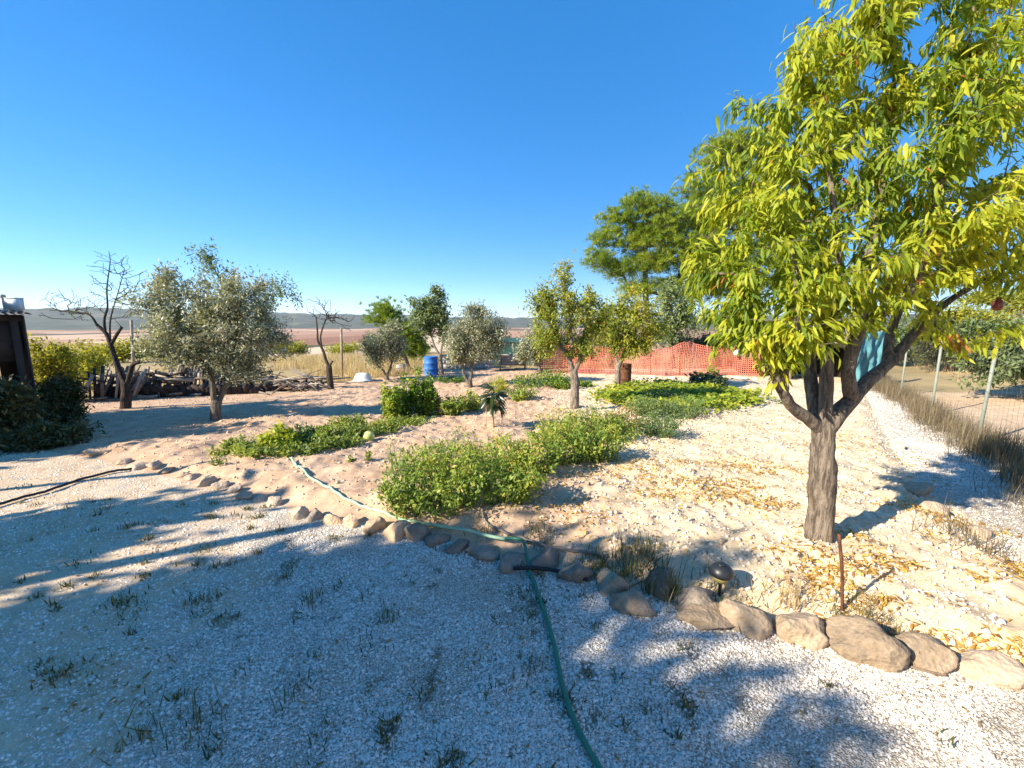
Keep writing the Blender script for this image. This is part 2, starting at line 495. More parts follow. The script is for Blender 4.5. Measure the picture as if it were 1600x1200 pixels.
class MB:
    """collects shapes into one mesh; coordinates are world coordinates"""
    def __init__(s):
        s.V, s.F3, s.F4, s.T, s.n = [], [], [], [], 0
    def add(s, V, F3=None, F4=None, tint=.5):
        V = np.asarray(V, float).reshape(-1, 3)
        if F3 is not None and len(F3): s.F3.append(np.asarray(F3) + s.n)
        if F4 is not None and len(F4): s.F4.append(np.asarray(F4) + s.n)
        s.V.append(V)
        s.T.append(np.broadcast_to(np.asarray(tint, float), (len(V),)))
        s.n += len(V)
        return s
    def box(s, c, d, R=None, tint=.5):
        c, d = np.asarray(c, float), np.asarray(d, float) / 2
        v = np.array([[x, y, z] for z in (-1, 1) for y in (-1, 1) for x in (-1, 1)]) * d
        if R is not None: v = v @ np.asarray(R).T
        return s.add(v + c, None, [[0, 2, 3, 1], [4, 5, 7, 6], [0, 1, 5, 4], [2, 6, 7, 3], [0, 4, 6, 2], [1, 3, 7, 5]], tint)
    def tube(s, P, r, n=6, tint=.5, caps=True, wob=0.0, seed=0):
        P = np.asarray(P, float)
        k = len(P)
        r = np.broadcast_to(np.asarray(r, float), (k,))
        T = unit(np.gradient(P, axis=0))
        a = np.array([1, 0, 0]) if abs(T[0][0]) < .8 else np.array([0, 1, 0])
        u = unit(np.cross(T[0], a))
        ang = np.arange(n) * 2 * math.pi / n
        ca, sa = np.cos(ang)[:, None], np.sin(ang)[:, None]
        rings = np.empty((k, n, 3))
        for i in range(k):
            u = unit(u - T[i] * np.dot(u, T[i]))
            v = np.cross(T[i], u)
            rad = r[i]
            if wob:
                rad = r[i] * (1 + wob * (fbm(ang * 2.2 + seed, np.full(n, i * .45 + seed), seed, 2) - .5)[:, None] * 2)
            rings[i] = P[i] + rad * (ca * u + sa * v)
        V = rings.reshape(-1, 3)
        i, j = np.meshgrid(np.arange(k - 1), np.arange(n), indexing='ij')
        a_ = i * n + j
        b_ = i * n + (j + 1) % n
        F4 = np.stack([a_, b_, b_ + n, a_ + n], -1).reshape(-1, 4)
        F3 = []
        if caps:
            V = np.vstack([V, P[0], P[-1]])
            for j in range(n):
                F3.append([k * n, (j + 1) % n, j])
                F3.append([k * n + 1, (k - 1) * n + j, (k - 1) * n + (j + 1) % n])
        return s.add(V, F3, F4, tint)
    def lathe(s, c, prof, n=20, tint=.5, R=None):
        """prof: (radius, z) list, bottom to top"""
        prof = np.asarray(prof, float)
        ang = np.arange(n) * 2 * math.pi / n
        V = np.stack([prof[:, None, 0] * np.cos(ang), prof[:, None, 0] * np.sin(ang), np.broadcast_to(prof[:, None, 1], (len(prof), n))], -1).reshape(-1, 3)
        if R is not None: V = V @ np.asarray(R).T
        k = len(prof)
        i, j = np.meshgrid(np.arange(k - 1), np.arange(n), indexing='ij')
        a_, b_ = i * n + j, i * n + (j + 1) % n
        return s.add(V + np.asarray(c, float), None, np.stack([a_, b_, b_ + n, a_ + n], -1).reshape(-1, 4), tint)
    def build(s, name, mat, parent=None, smooth=False, loc=None):
        return mk(name, np.vstack(s.V), [np.vstack(f) for f in (s.F3, s.F4) if f], mat, parent, np.concatenate(s.T), smooth, None, loc)

def spline(pts, n=8):
    """Catmull-Rom through points"""
    P = np.asarray(pts, float)
    P = np.vstack([2 * P[0] - P[1], P, 2 * P[-1] - P[-2]])
    out = []
    for i in range(1, len(P) - 2):
        for t_ in np.linspace(0, 1, n, endpoint=False):
            a, b, c, d = P[i - 1:i + 3]
            out.append(.5 * (2 * b + (c - a) * t_ + (2 * a - 5 * b + 4 * c - d) * t_ ** 2 + (3 * b - a - 3 * c + d) * t_ ** 3))
    out.append(P[-2])
    return np.array(out)

def rotz(a):
    c, s = math.cos(a), math.sin(a)
    return np.array([[c, -s, 0], [s, c, 0], [0, 0, 1.0]])

# leaves: every leaf is folded along its midrib
def leaf_geo(P, D, N, L, Wd, detail=0, fold=.3, curl=.15):
    n = len(P)
    D = unit(D)
    S = unit(np.cross(D, N))
    N = np.cross(S, D)
    L = np.broadcast_to(np.asarray(L, float), (n,))[:, None]
    Wd = np.broadcast_to(np.asarray(Wd, float), (n,))[:, None] / 2
    if detail == 0:
        D = D - N * curl
        mid = P + D * L * .45
        V = np.stack([P, mid + S * Wd + N * Wd * fold, P + D * L, mid - S * Wd + N * Wd * fold], 1)
        F = np.array([[0, 1, 2], [0, 2, 3]])
        F3 = (F[None] + np.arange(n)[:, None, None] * 4).reshape(-1, 3)
        return V.reshape(-1, 3), F3, np.zeros((0, 4), int), 4
    if detail == 2:                        # a bent blade of grass
        m = P + D * L * .55 - N * L * curl * .3
        V = np.stack([P - S * Wd, P + S * Wd, m + S * Wd * .8, m - S * Wd * .8, P + D * L * .97 - N * L * curl], 1)
        off = np.arange(n)[:, None] * 5
        return V.reshape(-1, 3), np.array([[3, 2, 4]]) + off, np.array([[0, 1, 2, 3]]) + off, 5
    def sec(t_, w):
        c = P + D * L * t_ - N * L * curl * t_ * t_ * 1.6
        return [c + S * Wd * w + N * Wd * fold * w, c, c - S * Wd * w + N * Wd * fold * w]
    a, b = sec(.3, .92), sec(.66, .78)
    tip = P + D * L * .97 - N * L * curl * 1.6
    V = np.stack([P] + a + b + [tip], 1)
    F3 = np.array([[0, 1, 2], [0, 2, 3], [4, 7, 5], [5, 7, 6]])
    F4 = np.array([[1, 4, 5, 2], [2, 5, 6, 3]])
    off = np.arange(n)[:, None, None] * 8
    return V.reshape(-1, 3), (F3[None] + off).reshape(-1, 3), (F4[None] + off).reshape(-1, 4), 8

def leaves_obj(name, P, D, N, L, Wd, tint, mat, parent=None, detail=0, fold=.3, curl=.15):
    V, F3, F4, k = leaf_geo(P, D, N, L, Wd, detail, fold, curl)
    return mk(name, V, [F3, F4], mat, parent, np.repeat(np.clip(tint, 0, 1), k))

def rvec(n):
    return unit(rng.normal(size=(n, 3)))

# ------------------------------------------------------------------ trees
def ell(c, r, n):
    """points in an ellipsoid, denser to the outside"""
    return np.asarray(c) + rvec(n) * (rng.random(n) ** .45)[:, None] * np.asarray(r)

def grow(limbs, attractors, step=.12, up=.25, tipr=.003, expo=2.3, jit=.25, follow=.5, angw=.75):
    """limbs: list of (parent limb or None, points, radius start, radius end).  Every attractor is joined to the
    nearest wood by a curved shoot; radii follow the pipe model."""
    pos, par, rmin = [], [], []
    ends = []
    for pl, pts, r0, r1 in limbs:
        sp = spline(pts, 7)
        if pl is None:
            last = -1
        else:
            d = np.linalg.norm(np.array(pos) - sp[0], axis=1)
            last = int(np.argmin(d))
        for i, p in enumerate(sp):
            if i == 0 and last >= 0 and np.linalg.norm(np.array(pos[last]) - p) < .02:
                continue
            pos.append(p); par.append(last)
            f = i / (len(sp) - 1)
            rmin.append(r0 + (r1 - r0) * f)
            last = len(pos) - 1
    nl = len(pos)
    A = np.asarray(attractors)
    lp = np.array(pos)
    order = np.argsort([np.min(np.linalg.norm(lp - a, axis=1)) for a in A])
    buf = np.zeros((len(pos) + len(A) * 60, 3))
    buf[:len(pos)] = lp
    cnt = len(pos)
    dirs = np.zeros_like(buf)
    for i in range(cnt):
        dirs[i] = unit(pos[i] - np.array(pos[par[i]])) if par[i] >= 0 else (0, 0, 1)
    tips = []
    lowcut = max(1, int(nl * .02))
    for ai in order:
        a = A[ai]
        dv = buf[:cnt] - a
        d = np.sqrt((dv * dv).sum(1)) + np.maximum(0, dv[:, 2]) * .8      # prefer wood below the shoot tip
        d[:lowcut] += 5
        d = d * (1.55 - angw * ((-dv * dirs[:cnt]).sum(1) / (np.sqrt((dv * dv).sum(1)) + 1e-6)))
        k = int(np.argmin(d))
        p0 = buf[k].copy()
        dist = np.linalg.norm(a - p0)
        ns = max(2, min(40, int(dist / step)))
        pd = unit(p0 - buf[par[k]]) if par[k] >= 0 else np.array([0, 0, 1.0])
        ctrl = p0 + (pd * follow + np.array([0, 0, up]) + rng.normal(size=3) * jit) * dist * .45
        last = k
        for i in range(1, ns + 1):
            t_ = i / ns
            q = (1 - t_) ** 2 * p0 + 2 * t_ * (1 - t_) * ctrl + t_ * t_ * a
            buf[cnt] = q
            dirs[cnt] = unit(q - buf[last])
            pos.append(q); par.append(last); rmin.append(0)
            last = cnt
            cnt += 1
        tips.append(last)
    n = cnt
    acc = np.zeros(n)
    rad = np.zeros(n)
    for i in range(n - 1, -1, -1):
        rad[i] = max(acc[i] ** (1 / expo) if acc[i] > 0 else tipr, tipr)
        if rmin[i]:
            rad[i] = rmin[i]
        if par[i] >= 0 and not rmin[i]:
            acc[par[i]] += rad[i] ** expo
    return buf[:n], np.array(par), rad, tips, nl

def wood_mesh(pos, par, rad, nl, name, mat, parent, nbig=10, tmin=0.0, wob=.12):
    n = len(pos)
    kids = [[] for _ in range(n)]
    for i, p in enumerate(par):
        if p >= 0: kids[p].append(i)
    mb = MB()
    started = [i for i in range(n) if par[i] < 0]
    st = [(i, None) for i in started]
    while st:
        i, pr = st.pop()
        ch = [pr] if pr is not None else []
        cur = i
        while True:
            ch.append(cur)
            ks = kids[cur]
            if not ks: break
            ks = sorted(ks, key=lambda q: (-(q < nl and cur < nl and q == cur + 1), -rad[q]))
            for q in ks[1:]:
                st.append((q, cur))
            cur = ks[0]
        if len(ch) < 2: continue
        P = pos[ch]
        r = rad[ch].copy()
        if pr is not None:
            r[0] = min(r[0], r[1] * 1.15)
        if r.max() < tmin: continue
        rm = r.max()
        k = nbig if rm > .035 else (6 if rm > .012 else (4 if rm > .006 else 3))
        mb.tube(P, r, k, caps=rm > .02, wob=wob if rm > .02 else 0, seed=int(ch[-1]) % 97)
    return mb.build(name, mat, parent, smooth=True)

def twig_leaves(pos, par, tips, per, back, spread=.02, droop=.5, out=.5, seed=0):
    """leaf positions and directions along the last `back` nodes of every shoot"""
    P, D = [], []
    for tnode in tips:
        ch = [tnode]
        while len(ch) < back and par[ch[-1]] >= 0:
            ch.append(par[ch[-1]])
        C = pos[ch]
        if len(C) < 2: continue
        k = max(1, int(per * (.6 + .8 * rng.random())))
        s = rng.random(k) ** 1.2 * (len(C) - 1.001)
        i = s.astype(int)
        f = (s - i)[:, None]
        p = C[i] * (1 - f) + C[i + 1] * f
        d = unit(C[i] - C[i + 1])
        P.append(p + rng.normal(size=(k, 3)) * spread)
        q = rvec(k)
        D.append(d * .5 + q * out + np.array([0, 0, -droop]))
    return np.vstack(P), np.vstack(D)

def leaf_normals(D):
    n = len(D)
    return unit(np.array([0, 0, 1.0]) + rng.normal(size=(n, 3)) * .55 + np.array([-.35, -.25, 0]))

# ================================================================== THE SETTING
def moss(x, y):
    q = fbm(x * 7.5 + 5, y * 7.5, 211, 3)
    big = fbm(x * .8, y * .8, 223, 2)
    return sstep(.68, .78, q + (big - .5) * .12) * (edge_d(x, y) < -.05) * (y < 5.5) * (1 - .6 * sstep(.6, 1.6, x))

def ground():
    def geo(a, b, s0, g):
        o, s = [a], s0
        while o[-1] < b:
            o.append(o[-1] + s)
            s *= g
        return np.array(o)
    xr = np.concatenate([np.arange(0, 5.6, .04), np.arange(5.6, 12, .08), geo(12, 12000, .12, 1.14)])
    xs = np.concatenate([-xr[:0:-1], xr])
    ys = np.concatenate([-geo(.4, 400, .12, 1.35)[::-1], np.arange(.44, 7.6, .038), geo(7.6, 24, .04, 1.009), geo(24.2, 14000, .2, 1.1)])
    X, Y = np.meshgrid(xs, ys)
    x, y = X.ravel(), Y.ravel()
    z = gz(x, y)
    nx, ny = len(xs), len(ys)
    i, j = np.meshgrid(np.arange(ny - 1), np.arange(nx - 1), indexing='ij')
    a = i * nx + j
    F = np.stack([a, a + 1, a + nx + 1, a + nx], -1).reshape(-1, 4)
    e, p, f = edge_d(x, y), path_d(x, y), fence_d(x, y)
    wob = (fbm(x * 1.3, y * 1.3, 41, 3) - .5) * .5
    gravel = 1 - sstep(-.15, .12, e + wob * .4)
    gravel = np.where(x < -.2, gravel * (1 - .62 * sstep(.3, 2.8, -x - (y - 3) * .35)), gravel)
    pth = sstep(-.1, .3, p + wob * .5) * (1 - sstep(-.3, .2, f))
    gravel = np.maximum(gravel, pth * .85 * (y > -1))
    pale = np.clip(.10 + .9 * sstep(-.6, 2.6, x + (y - 4) * -.10), 0, 1)
    pale = np.where(e < 0, .55, pale)
    pale = np.where(f > 0, .45, pale)
    pline = (y - (10.7 + (x + 12) * .75))
    field = np.where(x < -4.5, sstep(.2, 1.6, pline), sstep(19.6, 21.5, y))
    field = np.where(f > 0, sstep(10, 15, y + wob * 6), field)
    field = np.maximum(field, sstep(25, 32, np.abs(x)))
    valley = sstep(230, 420, y + wob * 60)
    o = mk('ground', np.stack([x, y, z], 1), [F], M['ground'], smooth=True, attrs=dict(gravel=gravel, pale=pale, field=field, valley=valley, moss=moss(x, y)))
    o['kind'] = 'structure'
ground()

def hills():
    az = np.radians(np.linspace(-66, 66, 420))
    ds = np.array([4300, 4700, 5200, 5700, 6200, 6700, 7200, 7900, 8800])
    prof = np.array([0, .12, .3, .52, .78, 1.0, .9, .5, 0])
    V = []
    for d, pr in zip(ds, prof):
        a = np.degrees(az)
        top = np.interp(a, [-66, -52, -38, -27, -15, 0, 12, 30, 66], [235, 225, 205, 200, 172, 150, 128, 150, 170])
        top = top * (1 + .10 * (fbm(a * .35 + d * .0004, a * 0 + 3, 5, 4) - .5) * 2)
        hh = -52 + (top + 0) * pr * (1 + .25 * (fbm(a * .9, a * 0 + d * .001, 8, 3) - .5))
        V.append(np.stack([np.sin(az) * d, np.cos(az) * d, hh], 1))
    V = np.vstack(V)
    n = len(az)
    i, j = np.meshgrid(np.arange(len(ds) - 1), np.arange(n - 1), indexing='ij')
    a = i * n + j
    o = mk('hills', V, [np.stack([a, a + 1, a + n + 1, a + n], -1).reshape(-1, 4)], M['hills'], smooth=True)
    o['kind'] = 'structure'
hills()

# loose stones lying in the gravel, soil clods and fallen leaves: nobody could count them
def octa(P, S, squash=.6, half=False):
    n = len(P)
    base = np.array([[1, 0, 0], [0, 1, 0], [-1, 0, 0], [0, -1, 0], [0, 0, 1], [0, 0, -1.0]])
    V = base[None] * (1 + rng.normal(size=(n, 6, 1)) * .22)
    V = V + rng.normal(size=(n, 6, 3)) * .18
    a = rng.random(n) * 6.28
    c, s = np.cos(a)[:, None], np.sin(a)[:, None]
    x, y = V[..., 0] * c - V[..., 1] * s, V[..., 0] * s + V[..., 1] * c
    V = np.stack([x, y * .8, V[..., 2] * squash], -1) * S[:, None, None] + P[:, None]
    F = np.array([[0, 1, 4], [1, 2, 4], [2, 3, 4], [3, 0, 4], [1, 0, 5], [2, 1, 5], [3, 2, 5], [0, 3, 5]])
    if half:                               # the underside is buried
        V = V[:, :5].copy()
        V[:, :4, 2] -= S[:, None] * .25
        return V.reshape(-1, 3), (F[None, :4] + np.arange(n)[:, None, None] * 5).reshape(-1, 3)
    return V.reshape(-1, 3), (F[None] + np.arange(n)[:, None, None] * 6).reshape(-1, 3)

def inview(x, y, m=.25):
    return (np.abs(x) < y * 1.3 + m) & (y > .5)

def gravel_stones():
    n = 460000
    y = .55 + 6.2 * rng.random(n) ** 1.5
    x = (rng.random(n) * 2 - 1) * (1.32 * y + .5)
    e, p, f = edge_d(x, y), path_d(x, y), fence_d(x, y)
    ok = ((e < -.02) | ((p > .0) & (f < -.1)))
    dens = np.where(x < -.2, 1 - .75 * sstep(.3, 2.8, -x - (y - 3) * .35), 1.0)
    patch = fbm(x * 1.6, y * 1.6, 61, 3)
    ok &= rng.random(n) < dens * np.clip(1.3 - 1.1 * sstep(.45, .68, patch), .2, 1)
    ok &= rng.random(n) > moss(x, y) * .8
    x, y = x[ok][:175000], y[ok][:175000]
    yp = 4.5 + 9 * rng.random(60000) ** 1.3
    xp = np.interp(yp, PY_, PXL) + 2.2 * rng.random(60000)
    kp = (fence_d(xp, yp) < -.15) & (xp < yp * 1.3)
    x, y = np.concatenate([x, xp[kp][:16000]]), np.concatenate([y, yp[kp][:16000]])
    S = (.0040 + .0058 * rng.random(len(x)) ** 3) * (1 + .05 * y)
    P = np.stack([x, y, gz(x, y) + S * .2], 1)
    V, F = octa(P, S, .75, True)
    o = mk('gravel', V, [F], M['pebble'], tint=np.repeat(rng.random(len(x)) ** .7, 5))
    tag(o, 'white crushed gravel strewn over the yard in front of the stone border', 'gravel', kind='stuff')
gravel_stones()

def soil_clods():
    n = 90000
    y = 1.6 + 12 * rng.random(n) ** 1.35
    x = (rng.random(n) * 2 - 1) * (1.3 * y)
    e, p = edge_d(x, y), path_d(x, y)
    ok = (e > .15) & (p < .1) & (rng.random(n) < .45 + .55 * sstep(-.8, 2, x))
    x, y = x[ok][:26000], y[ok][:26000]
    S = (.006 + .018 * rng.random(len(x)) ** 4) * (1 + .05 * y)
    P = np.stack([x, y, gz(x, y) + S * .1], 1)
    V, F = octa(P, S, .7)
    tt = np.clip(.25 + .4 * sstep(-1, 2, x) + .35 * (rng.random(len(x)) - .5), 0, 1)
    o = mk('soil_clods', V, [F], M['clod'], tint=np.repeat(tt, 6))
    tag(o, 'pale clods and small stones lying on the garden soil', 'soil clods', kind='stuff')
soil_clods()

def fallen_leaves():
    n = 200000
    y = 1.7 + 7.5 * rng.random(n) ** 1.2
    x = .2 + 5.6 * rng.random(n)
    e, p = edge_d(x, y), path_d(x, y)
    q = fbm(x * 1.5 + .35 * y, y * 2.6, 23, 3)
    cx, cy = 2.7, 2.9
    near2 = np.exp(-(((x - 2.8) / 1.1) ** 2 + ((y - 2.3) / .55) ** 2))
    near = np.exp(-(((x - cx) / 1.7) ** 2 + ((y - cy) / 1.7) ** 2))
    pr = sstep(.50, .66, q) * (.10 + near) + .02 + near2 * sstep(.40, .55, q) * 1.2
    pr = pr + .35 * np.exp(-((e - .12) / .2) ** 2) * (x > .4) * sstep(.45, .6, q)
    ok = (e > .0) & (p < .5) & (rng.random(n) < pr)
    x, y = x[ok][:12000], y[ok][:12000]
    m = len(x)
    P = np.stack([x, y, gz(x, y) + .006 + .008 * rng.random(m)], 1)
    D = rvec(m) * np.array([1, 1, .25])
    N = unit(np.array([0, 0, 1.0]) + rng.normal(size=(m, 3)) * .45)
    o = leaves_obj('fallen_leaves', P, D, N, .025 + .035 * rng.random(m), .009 + .008 * rng.random(m), rng.random(m), M['litter'], None, 1, .5, .3)
    tag(o, 'orange and brown fallen leaves littering the soil around the near almond tree', 'fallen leaves', kind='stuff')
fallen_leaves()

def gravel_debris():
    n = 9000
    y = .7 + 4.2 * rng.random(n) ** 1.2
    x = (rng.random(n) * 2 - 1) * (1.3 * y)
    q = fbm(x * 2.2, y * 2.2, 131, 3)
    ok = (edge_d(x, y) < -.03) & (path_d(x, y) < 0) & (rng.random(n) < .05 + sstep(.55, .7, q) * .5)
    x, y = x[ok][:2600], y[ok][:2600]
    m = len(x)
    P = np.stack([x, y, gz(x, y) + .008 + .006 * rng.random(m)], 1)
    D = rvec(m) * np.array([1, 1, .3])
    o = leaves_obj('gravel_debris', P, D, unit(np.array([0, 0, 1.0]) + rng.normal(size=(m, 3)) * .5), .02 + .03 * rng.random(m) ** 2, .006 + .008 * rng.random(m), rng.random(m) * .8, M['leaf_brown'], None, 1, .6, .35)
    tag(o, 'dry brown leaf scraps scattered over the shaded gravel', 'leaf scraps', kind='stuff')
gravel_debris()

# blades of grass: thin bent triangles
def blades(x, y, h, w, lean=.35, dz=0.0, base=None):
    n = len(x)
    z = gz(x, y) if base is None else base
    P = np.stack([x, y, z - .01], 1)
    a = rng.random(n) * 6.28
    l = np.abs(rng.normal(size=n)) * lean
    D = np.stack([np.cos(a) * l, np.sin(a) * l, np.ones(n)], 1)
    N = np.stack([np.cos(a + 1.57 * rng.normal(size=n)), np.sin(a), np.zeros(n) + .1], 1)
    return P, D, N, h, w

def grass(name, label, cat, x, y, h, w, mat, lean=.35, tint=None, detail=2, curl=.3):
    P, D, N, h, w = blades(x, y, h, w, lean)
    o = leaves_obj(name, P, D, N, h, w, rng.random(len(x)) if tint is None else tint, mat, None, detail, .2, curl)
    return tag(o, label, cat, kind='stuff')

def clumped(n, xs, ys, seed, sc=1.0, thr=.5, keep=None):
    x = xs[0] + (xs[1] - xs[0]) * rng.random(n)
    y = ys[0] + (ys[1] - ys[0]) * rng.random(n)
    q = fbm(x * sc, y * sc, seed, 3)
    ok = rng.random(n) < sstep(thr - .08, thr + .1, q)
    if keep is not None: ok &= keep(x, y)
    return x[ok], y[ok]

# small weeds in the gravel
def yard_weeds():
    X, Y = [], []
    for k in range(4200):
        y = .8 + 3.6 * random.random() ** 1.2
        x = (random.random() * 2 - 1) * y * 1.3
        if x > .9 and random.random() < .6: continue
        if edge_d(x, y) > -.12 or path_d(x, y) > 0: continue
        if k > 150 and float(moss(np.array([x]), np.array([y]))[0]) < .3: continue
        m = random.randint(8, 34)
        r = .015 + .055 * random.random() ** 2
        X.append(x + rng.normal(size=m) * r); Y.append(y + rng.normal(size=m) * r)
    x, y = np.concatenate(X), np.concatenate(Y)
    grass('gravel_weeds', 'sparse low weeds and dry stalks poking through the white gravel', 'weeds', x, y, .02 + .05 * rng.random(len(x)) ** 1.5,
          .004 + .006 * rng.random(len(x)), M['grass_dark'], .9)
yard_weeds()

# dry grass behind the garden, beside the fence and beyond it
def dry_grasses():
    def k1(x, y): return (y > 11.8 + (x + 12) * .75) & (y < 46)
    x, y = clumped(90000, (-16, -2), (12, 46), 71, .35, .46, k1)
    grass('dry_grass', 'tall golden dry grass covering the slope behind the wood pile', 'dry grass', x, y, .2 + .35 * rng.random(len(x)), .008 + .010 * rng.random(len(x)), M['grass_dry'], .35)
    def k2(x, y): return (y > 20.5) & (fence_d(x, y) < -.5)
    x, y = clumped(20000, (-2, 24), (20.5, 42), 72, .4, .42, k2)
    grass('dry_grass', 'dry grass growing behind the orange barrier net', 'dry grass', x, y, .2 + .4 * rng.random(len(x)), .009 + .010 * rng.random(len(x)), M['grass_dry'], .3)
    n = 26000
    y = 2.6 + 15 * rng.random(n) ** 1.3
    fx = 7.5 + (y - 6.5) * .716
    x = fx + rng.normal(size=n) * .26 - .10
    ok = rng.random(n) < .35 + .65 * sstep(.35, .6, fbm(x * 1.2, y * 1.2, 81, 2))
    x, y = x[ok], y[ok]
    grass('dry_weeds', 'grey dry weeds standing along the foot of the wire fence', 'dry weeds', x, y, .10 + .36 * rng.random(len(x)) ** 1.5, .003 + .005 * rng.random(len(x)), M['grass_grey'], .4)
    def k3(x, y): return fence_d(x, y) > 2.2
    x, y = clumped(60000, (9, 46), (8, 40), 73, .3, .36, k3)
    grass('dry_grass', 'patchy dry grass on the open ground beyond the wire fence', 'dry grass', x, y, .12 + .36 * rng.random(len(x)), .007 + .009 * rng.random(len(x)), M['grass_dry'], .35)
    # edge of the bed
    x = -1.2 + 3.6 * rng.random(5200)
    y = np.interp(x, EX, EY) + .22 + rng.normal(size=5200) * .13
    q = fbm(x * 1.9, y * 1.9, 91, 2)
    ok = (rng.random(5200) < sstep(.5, .68, q)) & (x < 2.2)
    x, y = x[ok], y[ok]
    grass('bed_edge_grass', 'thin half dry grass tufts behind the border stones', 'grass', x, y, .03 + .09 * rng.random(len(x)), .0018 + .0025 * rng.random(len(x)), M['grass_dark'], .55)
    # small weeds of the left yard and the sunny soil
    x, y = clumped(5200, (-8, 0), (2.8, 8.5), 94, .8, .6, lambda x, y: np.abs(x) < y * 1.3)
    grass('dry_stubble', 'thin dry stubble scattered over the sunny soil on the left', 'dry stubble', x, y, .03 + .06 * rng.random(len(x)), .005 + .006 * rng.random(len(x)), M['grass_dry'], .8)
dry_grasses()
# ================================================================== TREES
LEAF_KINDS = dict(
    almond=dict(L=(.05, .09), w=.39, droop=.45, out=.7, mat='leaf_almond_far', fold=.3),
    olive=dict(L=(.045, .075), w=.33, droop=.0, out=.8, mat='leaf_olive', fold=.1),
    bush=dict(L=(.06, .11), w=.39, droop=.0, out=.8, mat='leaf_bush', fold=.2),
    grey=dict(L=(.06, .12), w=.39, droop=.1, out=.8, mat='leaf_grey', fold=.2),
    dark=dict(L=(.05, .10), w=.4, droop=.0, out=.8, mat='leaf_dark', fold=.2),
)
def tree(name, label, cat, base, limbs, blobs, kind, ntip, per, bark='bark', twig_step=.14, back=5, spread=.05, group=None,
         tipr=.003, size=1.0, tint=(.5, .25), up=.25, extra=None, jit=.25, follow=.5):
    """blobs: (centre, radii, weight)"""
    root = thing(name, label, cat, base, group)
    wsum = sum(b[2] for b in blobs)
    A = np.vstack([ell(b[0], b[1], max(3, int(ntip * b[2] / wsum))) for b in blobs])
    if extra is not None: A = np.vstack([A, extra])
    pos, par, rad, tips, nl = grow(limbs, A, twig_step, up, tipr, 2.3 if follow > .3 else 2.9, jit, follow)
    wood_mesh(pos, par, rad, nl, 'trunk', M[bark], root)
    if per > 0:
        K = LEAF_KINDS[kind]
        P, D = twig_leaves(pos, par, tips, per, back, spread, K['droop'], K['out'])
        n = len(P)
        L = (K['L'][0] + (K['L'][1] - K['L'][0]) * rng.random(n)) * size
        clump = fbm(P[:, 0] * 2.3 + P[:, 2], P[:, 1] * 2.3 - P[:, 2] * 1.3, 3, 2)
        tt = tint[0] + (clump - .5) * .7 + rng.normal(size=n) * tint[1]
        o = leaves_obj('crown', P, D, leaf_normals(D), L, L * K['w'], tt, M[K['mat']], root, 0, K['fold'], .12)
        o['kind'] = 'stuff'
    return root

def pxblob(px, py, rx, ry, Y, depth=None, w=None):
    c = W(px, py, Y)
    k = Y / FPX
    return (c, (rx * k, (depth if depth else (rx + ry) / 2 * k), ry * k), w if w else rx * ry)

